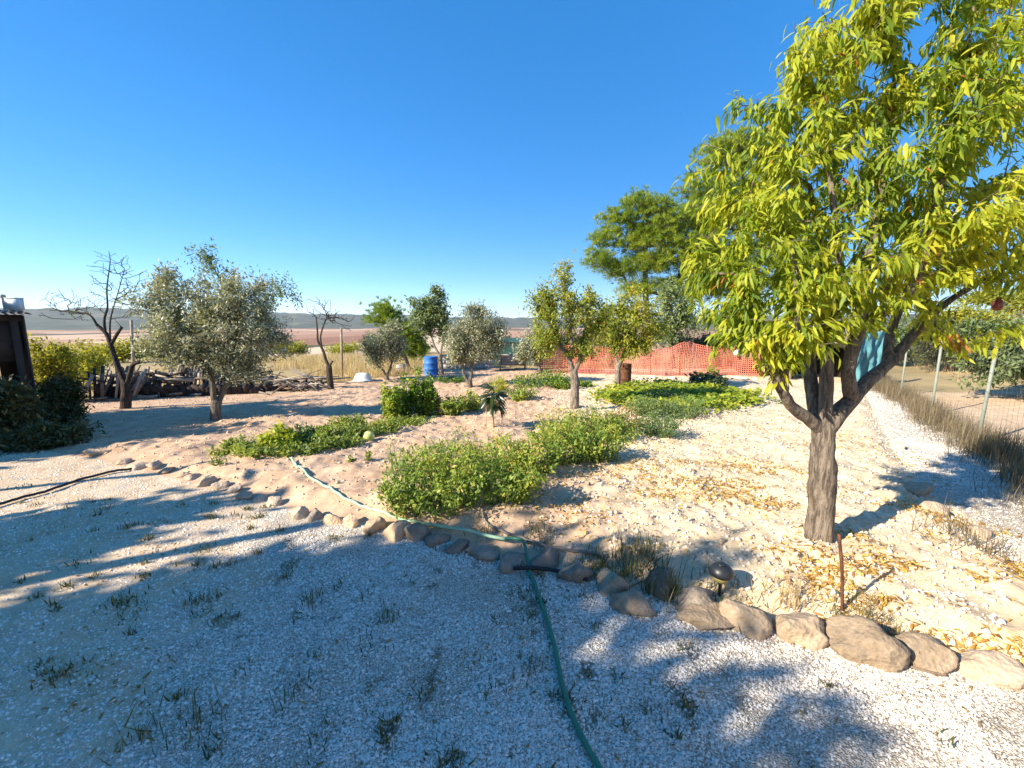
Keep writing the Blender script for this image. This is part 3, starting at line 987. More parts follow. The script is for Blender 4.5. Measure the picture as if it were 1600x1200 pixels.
# ---------------- the near almond tree
def near_almond():
    b = G(1280, 838)
    root = thing('almond_tree', 'big near almond tree with yellow-green leaves and a thick grey trunk', 'tree', b)
    Y0 = b[1]
    def L(pts): return [W(x, y, Y) for x, y, Y in pts]
    trunk = [b + np.array([0, 0, -.08])] + L([(1283, 800, Y0), (1285, 740, Y0), (1286, 690, Y0), (1284, 655, Y0)])
    wood = [
        (None, trunk, .098, .068),
        (0, L([(1284, 672, Y0), (1264, 655, Y0 - .04), (1238, 636, Y0 - .1), (1222, 610, Y0 - .16), (1209, 583, Y0 - .2), (1196, 545, Y0 - .22), (1180, 500, Y0 - .2), (1160, 440, Y0 - .15)]), .048, .012),
        (0, L([(1224, 612, Y0 - .16), (1224, 585, Y0 - .2), (1240, 545, Y0 - .3), (1245, 470, Y0 - .35), (1240, 400, Y0 - .3), (1225, 330, Y0 - .2)]), .034, .006),
        (0, L([(1281, 668, Y0 + .02), (1271, 620, Y0 + .1), (1265, 574, Y0 + .18), (1269, 540, Y0 + .22), (1285, 470, Y0 + .25), (1280, 380, Y0 + .3), (1265, 290, Y0 + .3)]), .056, .014),
        (0, L([(1288, 668, Y0), (1291, 600, Y0), (1293, 560, Y0 - .02), (1294, 528, Y0 - .02)]), .052, .03),
        (0, L([(1294, 540, Y0 - .02), (1305, 480, Y0 - .1), (1310, 400, Y0 - .15), (1300, 300, Y0 - .1), (1290, 200, Y0)]), .030, .012),
        (0, L([(1287, 672, Y0), (1304, 652, Y0), (1326, 628, Y0 + .05), (1360, 592, Y0 + .12), (1395, 562, Y0 + .2), (1424, 526, Y0 + .25), (1470, 480, Y0 + .3), (1530, 440, Y0 + .3), (1600, 400, Y0 + .3)]), .066, .012),
        (0, L([(1330, 624, Y0 + .05), (1326, 576, Y0 - .05), (1340, 518, Y0 - .1), (1349, 463, Y0 - .12), (1360, 390, Y0 - .1), (1376, 310, Y0 - .05), (1385, 220, Y0), (1400, 110, Y0)]), .048, .012),
        (0, L([(1343, 510, Y0 - .1), (1383, 486, Y0 - .12), (1424, 450, Y0 - .15), (1450, 380, Y0 - .2), (1470, 290, Y0 - .2), (1490, 190, Y0 - .1)]), .040, .012),
        (0, L([(1385, 572, Y0 + .18), (1393, 515, Y0 + .3), (1414, 463, Y0 + .4), (1440, 380, Y0 + .5), (1470, 270, Y0 + .5)]), .036, .012),
    ]
    bl = [pxblob(1410, 130, 170, 120, Y0, .6), pxblob(1330, 300, 200, 140, Y0, .75), pxblob(1185, 385, 90, 100, Y0 - .1, .5),
          pxblob(1510, 230, 130, 170, Y0, .7), pxblob(1240, 470, 120, 70, Y0 - .1, .55), pxblob(1190, 505, 80, 45, Y0 - .2, .35),
          pxblob(1460, 370, 140, 70, Y0 + .05, .65), pxblob(1570, 390, 80, 50, Y0, .5), pxblob(1245, 100, 25, 60, Y0, .15),
          pxblob(1220, 545, 35, 22, Y0 - .25, .15, 900), pxblob(1330, 470, 80, 45, Y0 - .1, .4), pxblob(1700, 250, 100, 170, Y0, .6),
          pxblob(1540, 60, 60, 60, Y0, .4), pxblob(1525, 404, 95, 30, Y0 + .1, .5), pxblob(1575, 500, 40, 45, Y0 + .1, .35, 420), pxblob(1480, 470, 45, 30, Y0 + .1, .3, 420), pxblob(1440, 430, 60, 40, Y0, .4), pxblob(1640, 410, 60, 36, Y0, .4), pxblob(1350, 0, 110, 60, Y0, .5), pxblob(1490, -30, 130, 60, Y0, .5), pxblob(1290, 110, 70, 80, Y0, .4), pxblob(1150, 495, 70, 50, Y0 - .2, .3), pxblob(1240, 535, 70, 32, Y0 - .25, .25), pxblob(1330, 420, 110, 55, Y0 - .2, .4), pxblob(1120, 420, 50, 70, Y0, .35), pxblob(1135, 300, 60, 60, Y0, .35), pxblob(1205, 225, 65, 75, Y0, .4), pxblob(1330, 30, 60, 50, Y0, .3, 1800)]
    spurs = [W(x, y, Y0 + d) for x, y, d in [(1148, 140, 0), (1160, 165, 0), (1135, 180, .1), (1170, 185, .1), (1100, 225, 0), (1090, 250, .1), (1075, 262, 0), (1240, 35, 0), (1285, 20, .1),
             (1505, 545, -.1), (1530, 535, -.1), (1545, 520, 0), (1480, 520, 0), (1560, 545, -.1), (1075, 400, -.1), (1090, 440, 0), (1080, 470, 0), (1120, 545, -.1), (1460, 500, .1), (1590, 520, 0), (1585, 20, 0)]]
    wsum = sum(b_[2] for b_ in bl)
    A = np.vstack([ell(b_[0], b_[1], max(4, int(1080 * b_[2] / wsum))) for b_ in bl] + [np.array(spurs)])
    pos, par, rad, tips, nl = grow(wood, A, .07, .2, .0026, 2.3, .3)
    # bark and limbs, thick wood finely divided
    wood_mesh(pos, par, rad, nl, 'trunk', M['bark_lichen'], root, 20, 0, .16)
    P, D = twig_leaves(pos, par, tips, 24, 6, .03, .9, .65)
    n = len(P)
    Ln = .064 + .056 * rng.random(n)
    tt = .62 + (fbm(P[:, 0] * 2.6, P[:, 1] * 2.6 + P[:, 2] * 2.6, 3, 2) - .5) * .8 + rng.normal(size=n) * .24
    tt = np.where(rng.random(n) < .006, 1.0, np.clip(tt, 0, .9))
    for s in ((1132, 442), (1160, 470), (1175, 485), (1490, 505), (1487, 520)):          # withered leaf clusters
        d = np.linalg.norm(P - W(s[0], s[1], Y0 - .15), axis=1)
        tt[np.argsort(d)[:9]] = 1.0
    N = leaf_normals(D)
    Wd = Ln * (.17 + .07 * rng.random(n))
    # the 300 leaves that show largest are objects of their own
    scr = Ln / P[:, 1]
    vis = (np.abs(P[:, 0] / P[:, 1]) < 1.2) & (P[:, 2] < 3.9)
    idx = np.argsort(-(scr * vis))[:300]
    rest = np.ones(n, bool)
    rest[idx] = False
    o = leaves_obj('crown', P[rest], D[rest], N[rest], Ln[rest], Wd[rest], tt[rest], M['leaf_almond'], root, 1, .35, .16)
    o['kind'] = 'stuff'
    protos = []
    for q in range(6):
        V, F3, F4, k = leaf_geo(np.zeros((1, 3)), np.array([[0, 1.0, 0]]), np.array([[0, 0, 1.0]]), 1.0, .185 + .012 * q, 1, .35, .10 + .03 * q)
        pr = mk('leaf', V, [F3, F4], M['leaf_almond'], None, np.full(k, .3 + .12 * q))
        protos.append(pr.data)
        bpy.data.objects.remove(pr)
    from mathutils import Matrix
    for i in idx:
        d = unit(D[i]); s = unit(np.cross(d, N[i])); nn = np.cross(s, d)
        q = int(np.clip((tt[i] - .3) / .12, 0, 5))
        lo = bpy.data.objects.new('leaf', protos[q])
        COL.objects.link(lo)
        lo.parent = root
        m = Matrix(((s[0], d[0], nn[0]), (s[1], d[1], nn[1]), (s[2], d[2], nn[2])))
        lo.rotation_mode = 'QUATERNION'
        lo.rotation_quaternion = m.to_quaternion()
        lo.scale = (Ln[i],) * 3
        lo.location = [float(a - c) for a, c in zip(P[i], b)]
    return root
near_almond()

# ---------------- smaller garden trees
def g2(px, py): return G(px, py)
# almond with a forked trunk in the middle of the garden
b = g2(898, 637); Y = b[1]
tree('almond_tree', 'slender forked almond tree behind the tomato rows, sparse top', 'tree', b, [
    (None, [b - [0, 0, .05], W(898, 600, Y), W(896, 580, Y)], .105, .085),
    (0, [W(896, 584, Y), W(888, 558, Y), W(876, 540, Y + .1), W(866, 515, Y + .1), W(862, 480, Y + .1)], .060, .020),
    (0, [W(892, 560, Y), W(893, 535, Y - .1), W(890, 500, Y - .1), W(880, 450, Y)], .040, .014),
    (0, [W(897, 582, Y), W(908, 556, Y), W(913, 525, Y + .1), W(918, 490, Y + .1)], .058, .018),
    (0, [W(910, 552, Y), W(925, 543, Y - .2), W(940, 520, Y - .2)], .034, .012)],
    [pxblob(862, 478, 42, 46, Y), pxblob(880, 425, 16, 22, Y), pxblob(908, 475, 32, 36, Y), pxblob(940, 500, 26, 46, Y), pxblob(848, 530, 28, 26, Y), pxblob(834, 468, 24, 16, Y, None, 250), pxblob(915, 540, 34, 18, Y)],
    'almond', 330, 32, 'bark', .12, 5, .06, None, .004, 1.15, (.55, .22))
b = g2(965, 609); Y = b[1]
tree('almond_tree', 'yellowing almond tree beside the rusty drum, trunk bent right', 'tree', b, [
    (None, [b - [0, 0, .05], W(965, 590, Y), W(966, 572, Y), W(974, 558, Y), W(985, 545, Y)], .10, .07),
    (0, [W(966, 572, Y), W(961, 548, Y), W(958, 520, Y)], .05, .02),
    (0, [W(985, 546, Y), W(992, 525, Y), W(995, 490, Y)], .05, .02),
    (0, [W(984, 546, Y), W(980, 520, Y), W(972, 480, Y)], .04, .02)],
    [pxblob(985, 488, 48, 45, Y), pxblob(1018, 518, 28, 32, Y), pxblob(952, 508, 28, 42, Y), pxblob(985, 540, 35, 16, Y)],
    'almond', 330, 34, 'bark', .14, 5, .09, None, .005, 1.5, (.64, .18))
# big olive on the left
b = g2(337, 656); Y = b[1]
tree('olive_tree', 'large silvery olive tree with twin trunk in front of the wood pile', 'tree', b, [
    (None, [b - [0, 0, .05], W(337, 640, Y), W(338, 625, Y)], .10, .085),
    (0, [W(336, 645, Y), W(333, 610, Y), W(328, 580, Y), W(315, 562, Y), W(295, 540, Y), W(275, 500, Y)], .06, .02),
    (0, [W(338, 640, Y), W(347, 615, Y + .1), W(359, 590, Y + .1), W(362, 560, Y + .1), W(370, 520, Y + .1), W(375, 470, Y)], .06, .02),
    (0, [W(360, 585, Y), W(345, 567, Y - .2), W(335, 540, Y - .2), W(320, 480, Y)], .035, .015)],
    [pxblob(330, 500, 100, 55, Y), pxblob(265, 500, 50, 65, Y), pxblob(260, 440, 32, 30, Y), pxblob(355, 460, 70, 40, Y), pxblob(405, 520, 42, 60, Y), pxblob(310, 550, 80, 25, Y), pxblob(245, 545, 30, 30, Y), pxblob(390, 570, 40, 30, Y), pxblob(430, 535, 18, 30, Y)],
    'olive', 560, 62, 'bark_olive', .14, 5, .075, None, .004, 1.25, (.55, .28))
# almond that shows above and behind the olive
b = g2(395, 612); Y = b[1]
tree('almond_tree', 'thin leafy almond tree rising behind the large olive', 'tree', b, [
    (None, [b - [0, 0, .05], W(392, 580, Y), W(390, 540, Y)], .08, .06),
    (0, [W(390, 545, Y), W(370, 490, Y), W(345, 440, Y), W(325, 400, Y)], .04, .012),
    (0, [W(390, 542, Y), W(405, 500, Y), W(425, 450, Y)], .04, .012)],
    [pxblob(318, 405, 28, 24, Y), pxblob(345, 425, 25, 20, Y), pxblob(430, 445, 32, 20, Y), pxblob(420, 480, 28, 25, Y), pxblob(455, 470, 14, 20, Y), pxblob(330, 385, 10, 10, Y)],
    'grey', 120, 17, 'bark_dark', .14, 6, .10, None, .004, 1.25, (.5, .25))
# bare trees
b = g2(196, 638); Y = b[1]
tree('almond_tree', 'bare dark almond tree with a stub branch beside the shed', 'tree', b, [
    (None, [b - [0, 0, .05], W(197, 615, Y), W(196, 597, Y)], .115, .09),
    (0, [W(196, 600, Y), W(185, 575, Y), W(178, 555, Y), W(172, 535, Y), W(165, 520, Y), W(152, 508, Y)], .07, .036),
    (0, [W(198, 602, Y), W(203, 585, Y), W(208, 570, Y), W(220, 565, Y)], .055, .042),
    (0, [W(174, 538, Y), W(183, 522, Y), W(190, 512, Y)], .038, .03),
    (0, [W(165, 521, Y), W(163, 500, Y), W(168, 480, Y), W(167, 450, Y), W(172, 410, Y), W(170, 392, Y)], .03, .005),
    (0, [W(152, 508, Y), W(140, 492, Y), W(120, 488, Y), W(95, 486, Y), W(75, 477, Y)], .026, .005),
    (0, [W(172, 535, Y), W(172, 505, Y), W(176, 485, Y), W(185, 455, Y), W(195, 420, Y)], .022, .005)],
    [pxblob(125, 470, 52, 22, Y, .6), pxblob(180, 430, 28, 42, Y, .6), pxblob(205, 440, 18, 40, Y, .5), pxblob(105, 490, 40, 12, Y, .5), pxblob(195, 480, 20, 25, Y, .4)],
    'almond', 260, 1.2, 'bark_dark', .12, 6, .03, None, .0052, .8, (.2, .2), .04, None, .04, .12)
b = g2(545 - 28, 608); Y = b[1]
tree('almond_tree', 'leafless crooked almond tree at the right end of the wood pile', 'tree', b, [
    (None, [b - [0, 0, .05], W(515, 590, Y), W(514, 572, Y)], .105, .085),
    (0, [W(514, 573, Y), W(509, 562, Y), W(505, 548, Y), W(497, 533, Y), W(496, 518, Y), W(494, 495, Y)], .055, .018),
    (0, [W(515, 572, Y), W(520, 564, Y)], .04, .03),
    (0, [W(503, 543, Y), W(501, 525, Y), W(509, 500, Y), W(516, 493, Y), W(528, 496, Y)], .03, .01)],
    [pxblob(498, 478, 20, 18, Y, .6), pxblob(532, 496, 28, 14, Y, .7), pxblob(510, 495, 20, 12, Y, .6), pxblob(545, 512, 10, 6, Y, .4)],
    'almond', 110, 0, 'bark_dark', .12, 6, .03, None, .0075, 1, (.5, .2), .04, None, .04, .12)
# olives by the blue barrel
b = g2(605, 593); Y = b[1]
tree('olive_tree', 'small low olive tree between the white tub and blue barrel', 'tree', b, [
    (None, [b - [0, 0, .05], W(604, 588, Y)], .09, .08),
    (0, [W(604, 589, Y), W(598, 578, Y), W(588, 568, Y), W(580, 550, Y)], .045, .02),
    (0, [W(604, 589, Y), W(610, 574, Y), W(612, 560, Y), W(608, 530, Y)], .05, .02)],
    [pxblob(608, 530, 32, 26, Y), pxblob(580, 545, 22, 20, Y), pxblob(625, 545, 16, 20, Y), pxblob(612, 512, 16, 10, Y), pxblob(590, 560, 20, 12, Y)],
    'olive', 230, 42, 'bark_olive', .18, 5, .10, None, .006, 1.8, (.5, .28))
b = g2(734, 604); Y = b[1]
tree('olive_tree', 'round grey olive tree with twisted double trunk in mid garden', 'tree', b, [
    (None, [b - [0, 0, .05], W(733, 598, Y), W(732, 594, Y)], .12, .10),
    (0, [W(732, 597, Y), W(725, 585, Y), W(724, 575, Y), W(729, 560, Y), W(726, 540, Y), W(720, 510, Y)], .06, .02),
    (0, [W(734, 597, Y), W(737, 580, Y), W(738, 562, Y), W(744, 540, Y), W(748, 500, Y)], .06, .02),
    (0, [W(738, 572, Y), W(752, 560, Y), W(764, 552, Y)], .03, .015)],
    [pxblob(745, 512, 46, 36, Y), pxblob(715, 535, 26, 28, Y), pxblob(775, 530, 22, 32, Y), pxblob(740, 482, 22, 12, Y), pxblob(740, 552, 44, 14, Y), pxblob(705, 560, 14, 12, Y)],
    'olive', 380, 46, 'bark_olive', .16, 5, .09, None, .005, 1.7, (.52, .28))
b = G(845, 583); Y = b[1]
tree('olive_tree', 'pale olive tree at the left end of the orange net', 'tree', b, [
    (None, [b - [0, 0, .05], W(842, 572, Y)], .09, .07),
    (0, [W(842, 573, Y), W(835, 555, Y), W(828, 530, Y)], .04, .02), (0, [W(842, 573, Y), W(846, 550, Y), W(850, 525, Y)], .04, .02)],
    [pxblob(832, 535, 26, 26, Y), pxblob(850, 545, 18, 20, Y), pxblob(815, 552, 14, 14, Y)],
    'olive', 150, 42, 'bark_olive', .2, 5, .11, None, .006, 2.0, (.55, .28))
# green tree by the blue barrel
b = g2(690, 586); Y = b[1]
tree('almond_tree', 'upright green tree with straight trunk beside the blue barrel', 'tree', b, [
    (None, [b - [0, 0, .05], W(689, 570, Y), W(687, 553, Y)], .11, .08),
    (0, [W(687, 555, Y), W(678, 538, Y), W(672, 515, Y), W(668, 490, Y)], .05, .02),
    (0, [W(688, 556, Y), W(692, 530, Y), W(690, 500, Y), W(684, 470, Y)], .05, .02)],
    [pxblob(675, 485, 26, 22, Y), pxblob(682, 460, 14, 12, Y), pxblob(660, 500, 20, 22, Y), pxblob(690, 500, 16, 24, Y), pxblob(645, 470, 8, 6, Y, None, 60), pxblob(648, 490, 10, 10, Y, None, 100)],
    'grey', 220, 32, 'bark', .18, 6, .10, None, .006, 1.7, (.7, .28))

# ---------------- pines: tufts of needles
def pine(name, label, base, limbs, blobs, ntuft, size=.16, group=None, tint=(.66, .22), sub=18):
    root = thing(name, label, 'tree', base, group)
    wsum = sum(b_[2] for b_ in blobs)
    A = np.vstack([ell(b_[0], b_[1], max(3, int(ntuft * .22 * b_[2] / wsum))) for b_ in blobs])
    pos, par, rad, tips, nl = grow(limbs, A, .3, .15, .012, 2.4, .2)
    wood_mesh(pos, par, rad, nl, 'trunk', M['bark_pine'], root, 10)
    C = pos[tips]
    k = max(1, int(round(ntuft / len(C))))
    C = np.repeat(C, k, 0) + rng.normal(size=(len(C) * k, 3)) * np.array([.24, .24, .10])
    ctr = np.mean(pos[tips], axis=0)
    out = unit(C - ctr) * .5 + np.array([0, 0, .65])
    n = len(C)
    P = np.repeat(C, sub, 0)
    D = np.repeat(out, sub, 0) + rvec(n * sub) * .85
    L = size * (.7 + .6 * rng.random(n * sub))
    tt = np.repeat(tint[0] + (fbm(C[:, 0] * 1.1 + C[:, 2], C[:, 1] * 1.1 - C[:, 2], 5, 2) - .5) * .8 + rng.normal(size=n) * tint[1] * .5, sub) + rng.normal(size=n * sub) * tint[1] * .5
    o = leaves_obj('crown', P, D, rvec(n * sub), L, np.full(n * sub, .012 + size * .035), tt, M['leaf_pine'], root, 0, .1, .1)
    o['kind'] = 'stuff'
    return root

Y = 23.0
def gp(px, Y): 
    x = W(px, 560, Y)[0]
    return np.array([x, Y, float(gz(x, Y))])
b = gp(1012, Y)
pine('pine_tree', 'broad green pine tree standing left behind the orange net', b,
     [(None, [b - [0, 0, .1], W(1012, 520, Y), W(1008, 440, Y), W(1010, 360, Y), W(1012, 325, Y)], .22, .05)],
     [pxblob(x_ + random.gauss(0, 5), y_ + random.gauss(0, 5), rx_, ry_ * 1.55, Y) for x_, y_, rx_, ry_ in [(1000, 310, 26, 10), (1032, 325, 28, 11), (972, 345, 24, 11), (1010, 350, 30, 11), (1052, 345, 28, 13), (953, 374, 24, 10), (990, 383, 28, 11),
      (1030, 378, 30, 12), (1068, 375, 26, 13), (943, 408, 22, 12), (975, 420, 25, 11), (1010, 412, 30, 11), (1045, 412, 30, 12), (1080, 410, 26, 13), (1000, 444, 28, 10), (1035, 448, 30, 11), (1072, 447, 28, 13), (1098, 330, 26, 14), (1104, 368, 26, 14), (1108, 405, 26, 14)]], 5200, .24)
b = gp(1150, Y + 1.5); Y2 = Y + 1.5
pine('pine_tree', 'tall pine tree showing behind the near almond crown', b,
     [(None, [b - [0, 0, .1], W(1150, 500, Y2), W(1155, 400, Y2), W(1160, 300, Y2), W(1160, 240, Y2)], .28, .06)],
     [pxblob(x_ + random.gauss(0, 6), y_ + random.gauss(0, 6), rx_, ry_ * 1.5, Y2) for x_, y_, rx_, ry_ in [(1150, 220, 40, 14), (1190, 235, 40, 14), (1115, 245, 34, 14), (1160, 262, 44, 15), (1095, 290, 34, 15), (1140, 300, 44, 15), (1200, 290, 44, 16),
      (1085, 340, 36, 16), (1130, 345, 44, 16), (1190, 340, 46, 16), (1240, 330, 40, 18), (1090, 395, 38, 16), (1140, 395, 44, 16), (1200, 395, 50, 16), (1100, 445, 40, 16), (1150, 450, 44, 16), (1230, 430, 50, 20)]], 6200, .25)
b = G(642, 581); Y = b[1]
pine('pine_tree', 'young bright green pine leaning behind the small olive', b,
     [(None, [b - [0, 0, .1], W(634, 560, Y), W(620, 530, Y), W(608, 500, Y), W(603, 475, Y)], .09, .03)],
     [pxblob(603, 482, 12, 13, Y), pxblob(602, 498, 20, 14, Y), pxblob(632, 525, 26, 20, Y), pxblob(645, 545, 22, 14, Y)], 1100, .18, None, (.6, .2))
b = gp(1055, 20.5); Y = 20.5
tree('almond_tree', 'airy grey-green tree just behind the orange net', 'tree', b, [
    (None, [b - [0, 0, .1], W(1052, 560, Y), W(1050, 520, Y)], .09, .06), (0, [W(1050, 525, Y), W(1040, 480, Y), W(1035, 450, Y)], .04, .015), (0, [W(1050, 525, Y), W(1062, 490, Y), W(1070, 450, Y)], .04, .015)],
    [pxblob(1050, 470, 34, 40, Y), pxblob(1035, 510, 20, 30, Y), pxblob(1075, 500, 22, 35, Y)], 'grey', 170, 26, 'bark_dark', .22, 6, .13, None, .008, 2.0, (.6, .25))

# ---------------- shrubs
def shrub(name, label, base, r, h, kind, ntip, per, size=1.0, group=None, tint=(.5, .25), spread=.08, cat='shrub', bark='twig'):
    limbs = []
    for k in range(5):
        a = k * 1.257 + random.random()
        q = base + np.array([math.cos(a) * r * .3, math.sin(a) * r * .3, h * .45])
        limbs.append((None if k == 0 else 0, [base - [0, 0, .05], (base + q) / 2 + [0, 0, h * .05], q], .03 * h, .012 * h))
    bl = [(base + np.array([0, 0, h * .52]), (r * .85, r * .85, h * .46), 1.0)]
    for k in range(5):
        a = random.random() * 6.28
        bl.append((base + np.array([math.cos(a) * r * .5, math.sin(a) * r * .5, h * (.35 + .4 * random.random())]), (r * .5, r * .5, h * .3), .35))
    return tree(name, label, cat, base, limbs, bl, kind, ntip, per, bark, .15, 5, spread, group, .004, size, tint)

def shrub_px(px, py, rpx, hpx, *a, **k):
    b = G(px, py)
    s = b[1] / FPX
    return shrub(a[0], a[1], b, rpx * s, hpx * s, *a[2:], **k)

shrub_px(85, 628, 40, 108, 'shrub', 'yellow-green shrub with upright shoots right of the shed', 'bush', 150, 34, 1.2)
shrub_px(140, 612, 40, 88, 'shrub', 'yellow-green shrub behind the bare dark almond trunk', 'bush', 150, 32, 1.2)
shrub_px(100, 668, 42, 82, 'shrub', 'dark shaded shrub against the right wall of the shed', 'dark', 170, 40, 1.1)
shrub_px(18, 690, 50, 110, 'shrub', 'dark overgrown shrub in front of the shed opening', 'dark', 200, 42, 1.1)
shrub_px(75, 692, 75, 26, 'creeper', 'low dark creeper spreading along the shed foot', 'dark', 170, 26, 1.1, cat='creeper')
b = gp(1640, 10.5)
shrub('shrub', 'large olive-green bush beyond the wire fence at right', b, 2.0, 2.3, 'grey', 420, 40, 1.5, tint=(.45, .25))
b = gp(1485, 19)
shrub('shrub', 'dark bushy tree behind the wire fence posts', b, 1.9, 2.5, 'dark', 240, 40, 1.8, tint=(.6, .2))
b = gp(1400, 23)
shrub('shrub', 'dense dark bush behind the teal tarpaulin', b, 2.6, 3.0, 'grey', 260, 40, 2.2, tint=(.3, .2))
b = gp(1560, 26)
shrub('shrub', 'low bush on the far side of the open ground beyond the fence', b, 2.4, 2.0, 'bush', 200, 30, 2.2, tint=(.4, .2))
for i, (px, Yf, r, h, kd, lab) in enumerate([
        (455, 40, 2.0, 1.6, 'bush', 'green bush on the slope left of the leafless almond'),
        (585, 44, 1.2, 2.4, 'grey', 'round dark bush at the brink of the slope, right of the leafless almond'),
        (540, 46, 2.6, 1.5, 'bush', 'yellow-green scrub on the brink behind the leafless almond'),
        (640, 42, 2.5, 1.8, 'grey', 'grey scrub on the brink behind the young pine'),
        (250, 30, 1.8, 1.5, 'bush', 'yellow-green scrub behind the large olive'),
        (180, 26, 1.8, 1.5, 'bush', 'scrub behind the bare almond and the wood pile'),
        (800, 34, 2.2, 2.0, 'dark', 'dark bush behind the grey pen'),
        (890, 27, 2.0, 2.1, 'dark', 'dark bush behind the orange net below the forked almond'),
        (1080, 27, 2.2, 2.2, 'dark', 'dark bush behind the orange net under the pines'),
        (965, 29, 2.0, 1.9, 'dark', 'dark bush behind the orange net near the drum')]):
    shrub('shrub', lab, gp(px, Yf), r, h, kd, 110, 30, 2.6, 'scrub behind the garden', spread=.22)

for px, Yf, r, h, kd, lab in [(1455, 27, 2.4, 2.4, 'grey', 'grey-green bush on the bank between the second and third fence posts'),
                               (1530, 22, 2.0, 2.2, 'bush', 'yellowish bush on the bank right of the third fence post'),
                               (1590, 30, 3.0, 2.8, 'grey', 'tall grey-green bush on the bank at the right edge')]:
    shrub('shrub', lab, gp(px, Yf), r, h, kd, 150, 32, 2.4, 'bushes beyond the wire fence', spread=.2)

# trees outside the frame that shade the yard
def shade_tree(label, u, v, H, R, base_h, ntip, per):
    x = SDIR[0] * u - SDIR[1] * v
    y = SDIR[1] * u + SDIR[0] * v
    b = np.array([x, y, float(gz(x, y))])
    limbs = [(None, [b - [0, 0, .1], b + [0.05, 0, H * .3], b + [0, .1, H * .62]], .16, .08)]
    bl = [(b + np.array([0, 0, (H + base_h) / 2]), (R * .8, R * .8, (H - base_h) / 2), 2.0)]
    for k in range(7):
        a = k * .9
        bl.append((b + np.array([math.cos(a) * R * .6, math.sin(a) * R * .6, base_h + (H - base_h) * (.25 + .5 * random.random())]), (R * .5, R * .5, (H - base_h) * .25), .6))
    return tree('shade_tree', label, 'tree', b, limbs, bl, 'dark', ntip, per, 'bark', .25, 6, .16, None, .01, 3.6)
shade_tree('broad leafy tree behind the viewer that shades the gravel', -7.6, 1.8, 5.75, 1.65, .3, 480, 70)
shade_tree('rounder leafy tree beside the broad one behind the viewer', -7.9, -.35, 5.45, 1.4, .3, 330, 60)
shade_tree('second leafy tree left of the viewer that shades the yard edge', -7.4, 4.35, 3.5, 1.0, .4, 170, 40)
shade_tree('leafy tree left of the shed that shades the dirt drive', -9.0, 8.5, 4.3, 1.35, .3, 170, 50)
shade_tree('taller leafy tree left of the shed, farther from the viewer', -10.2, 11.0, 5.9, 2.0, .3, 300, 55)

# ================================================================== UNSEEN BUILDING, ADDED TO BOUNCE SUNLIGHT INTO THE SHADED YARD
def added_house():
    x0, x1, y0, y1, H = 2.9, 11.5, -10.5, -.55, 3.1
    root = thing('added_house', 'unseen whitewashed building with tiled roof, added behind the viewer to bounce sunlight', 'added_house', [(x0 + x1) / 2, (y0 + y1) / 2, 0])
    def box(n, c, d, m, p=root):
        o = MB().box(c, d).build(n, M[m], p)
        if p is not root: o.location = (0, 0, 0)
        return o
    box('wall', [x0 + .15, (y0 + y1) / 2, H / 2 - .1], (.3, y1 - y0, H + .2), 'plaster')
    box('wall', [x1 - .15, (y0 + y1) / 2, H / 2 - .1], (.3, y1 - y0, H + .2), 'plaster')
    box('wall', [(x0 + x1) / 2, y1 - .15, H / 2 - .1], (x1 - x0 - .61, .295, H + .2), 'plaster')
    box('wall', [(x0 + x1) / 2, y0 + .15, H / 2 - .1], (x1 - x0 - .61, .295, H + .2), 'plaster')
    mb = MB()
    xm = (x0 + x1) / 2
    V = [[x0 - .3, y0 - .3, H], [xm, y0 - .3, H + 1.3], [x1 + .3, y0 - .3, H], [x0 - .3, y1 + .3, H], [xm, y1 + .3, H + 1.3], [x1 + .3, y1 + .3, H]]
    mb.add(V, [[0, 2, 1], [3, 4, 5]], [[0, 1, 4, 3], [1, 2, 5, 4], [0, 3, 5, 2]])
    mb.build('roof', M['roof_tile'], root)
    for yc in (-3.0, -7.6):
        w = box('window', [x0 - .012, yc, 1.55], (.02, 1.1, 1.1), 'black')
        box('frame', [x0 - .03, yc, 2.14], (.05, 1.24, .08), 'wood_brown', w)
        box('sill', [x0 - .06, yc, .96], (.12, 1.24, .06), 'concrete', w)
    d = box('door', [x0 - .02, -5.3, 1.03], (.04, .95, 2.06), 'wood_brown')
    box('handle', [x0 - .06, -4.95, 1.02], (.04, .12, .03), 'wire', d)
added_house()
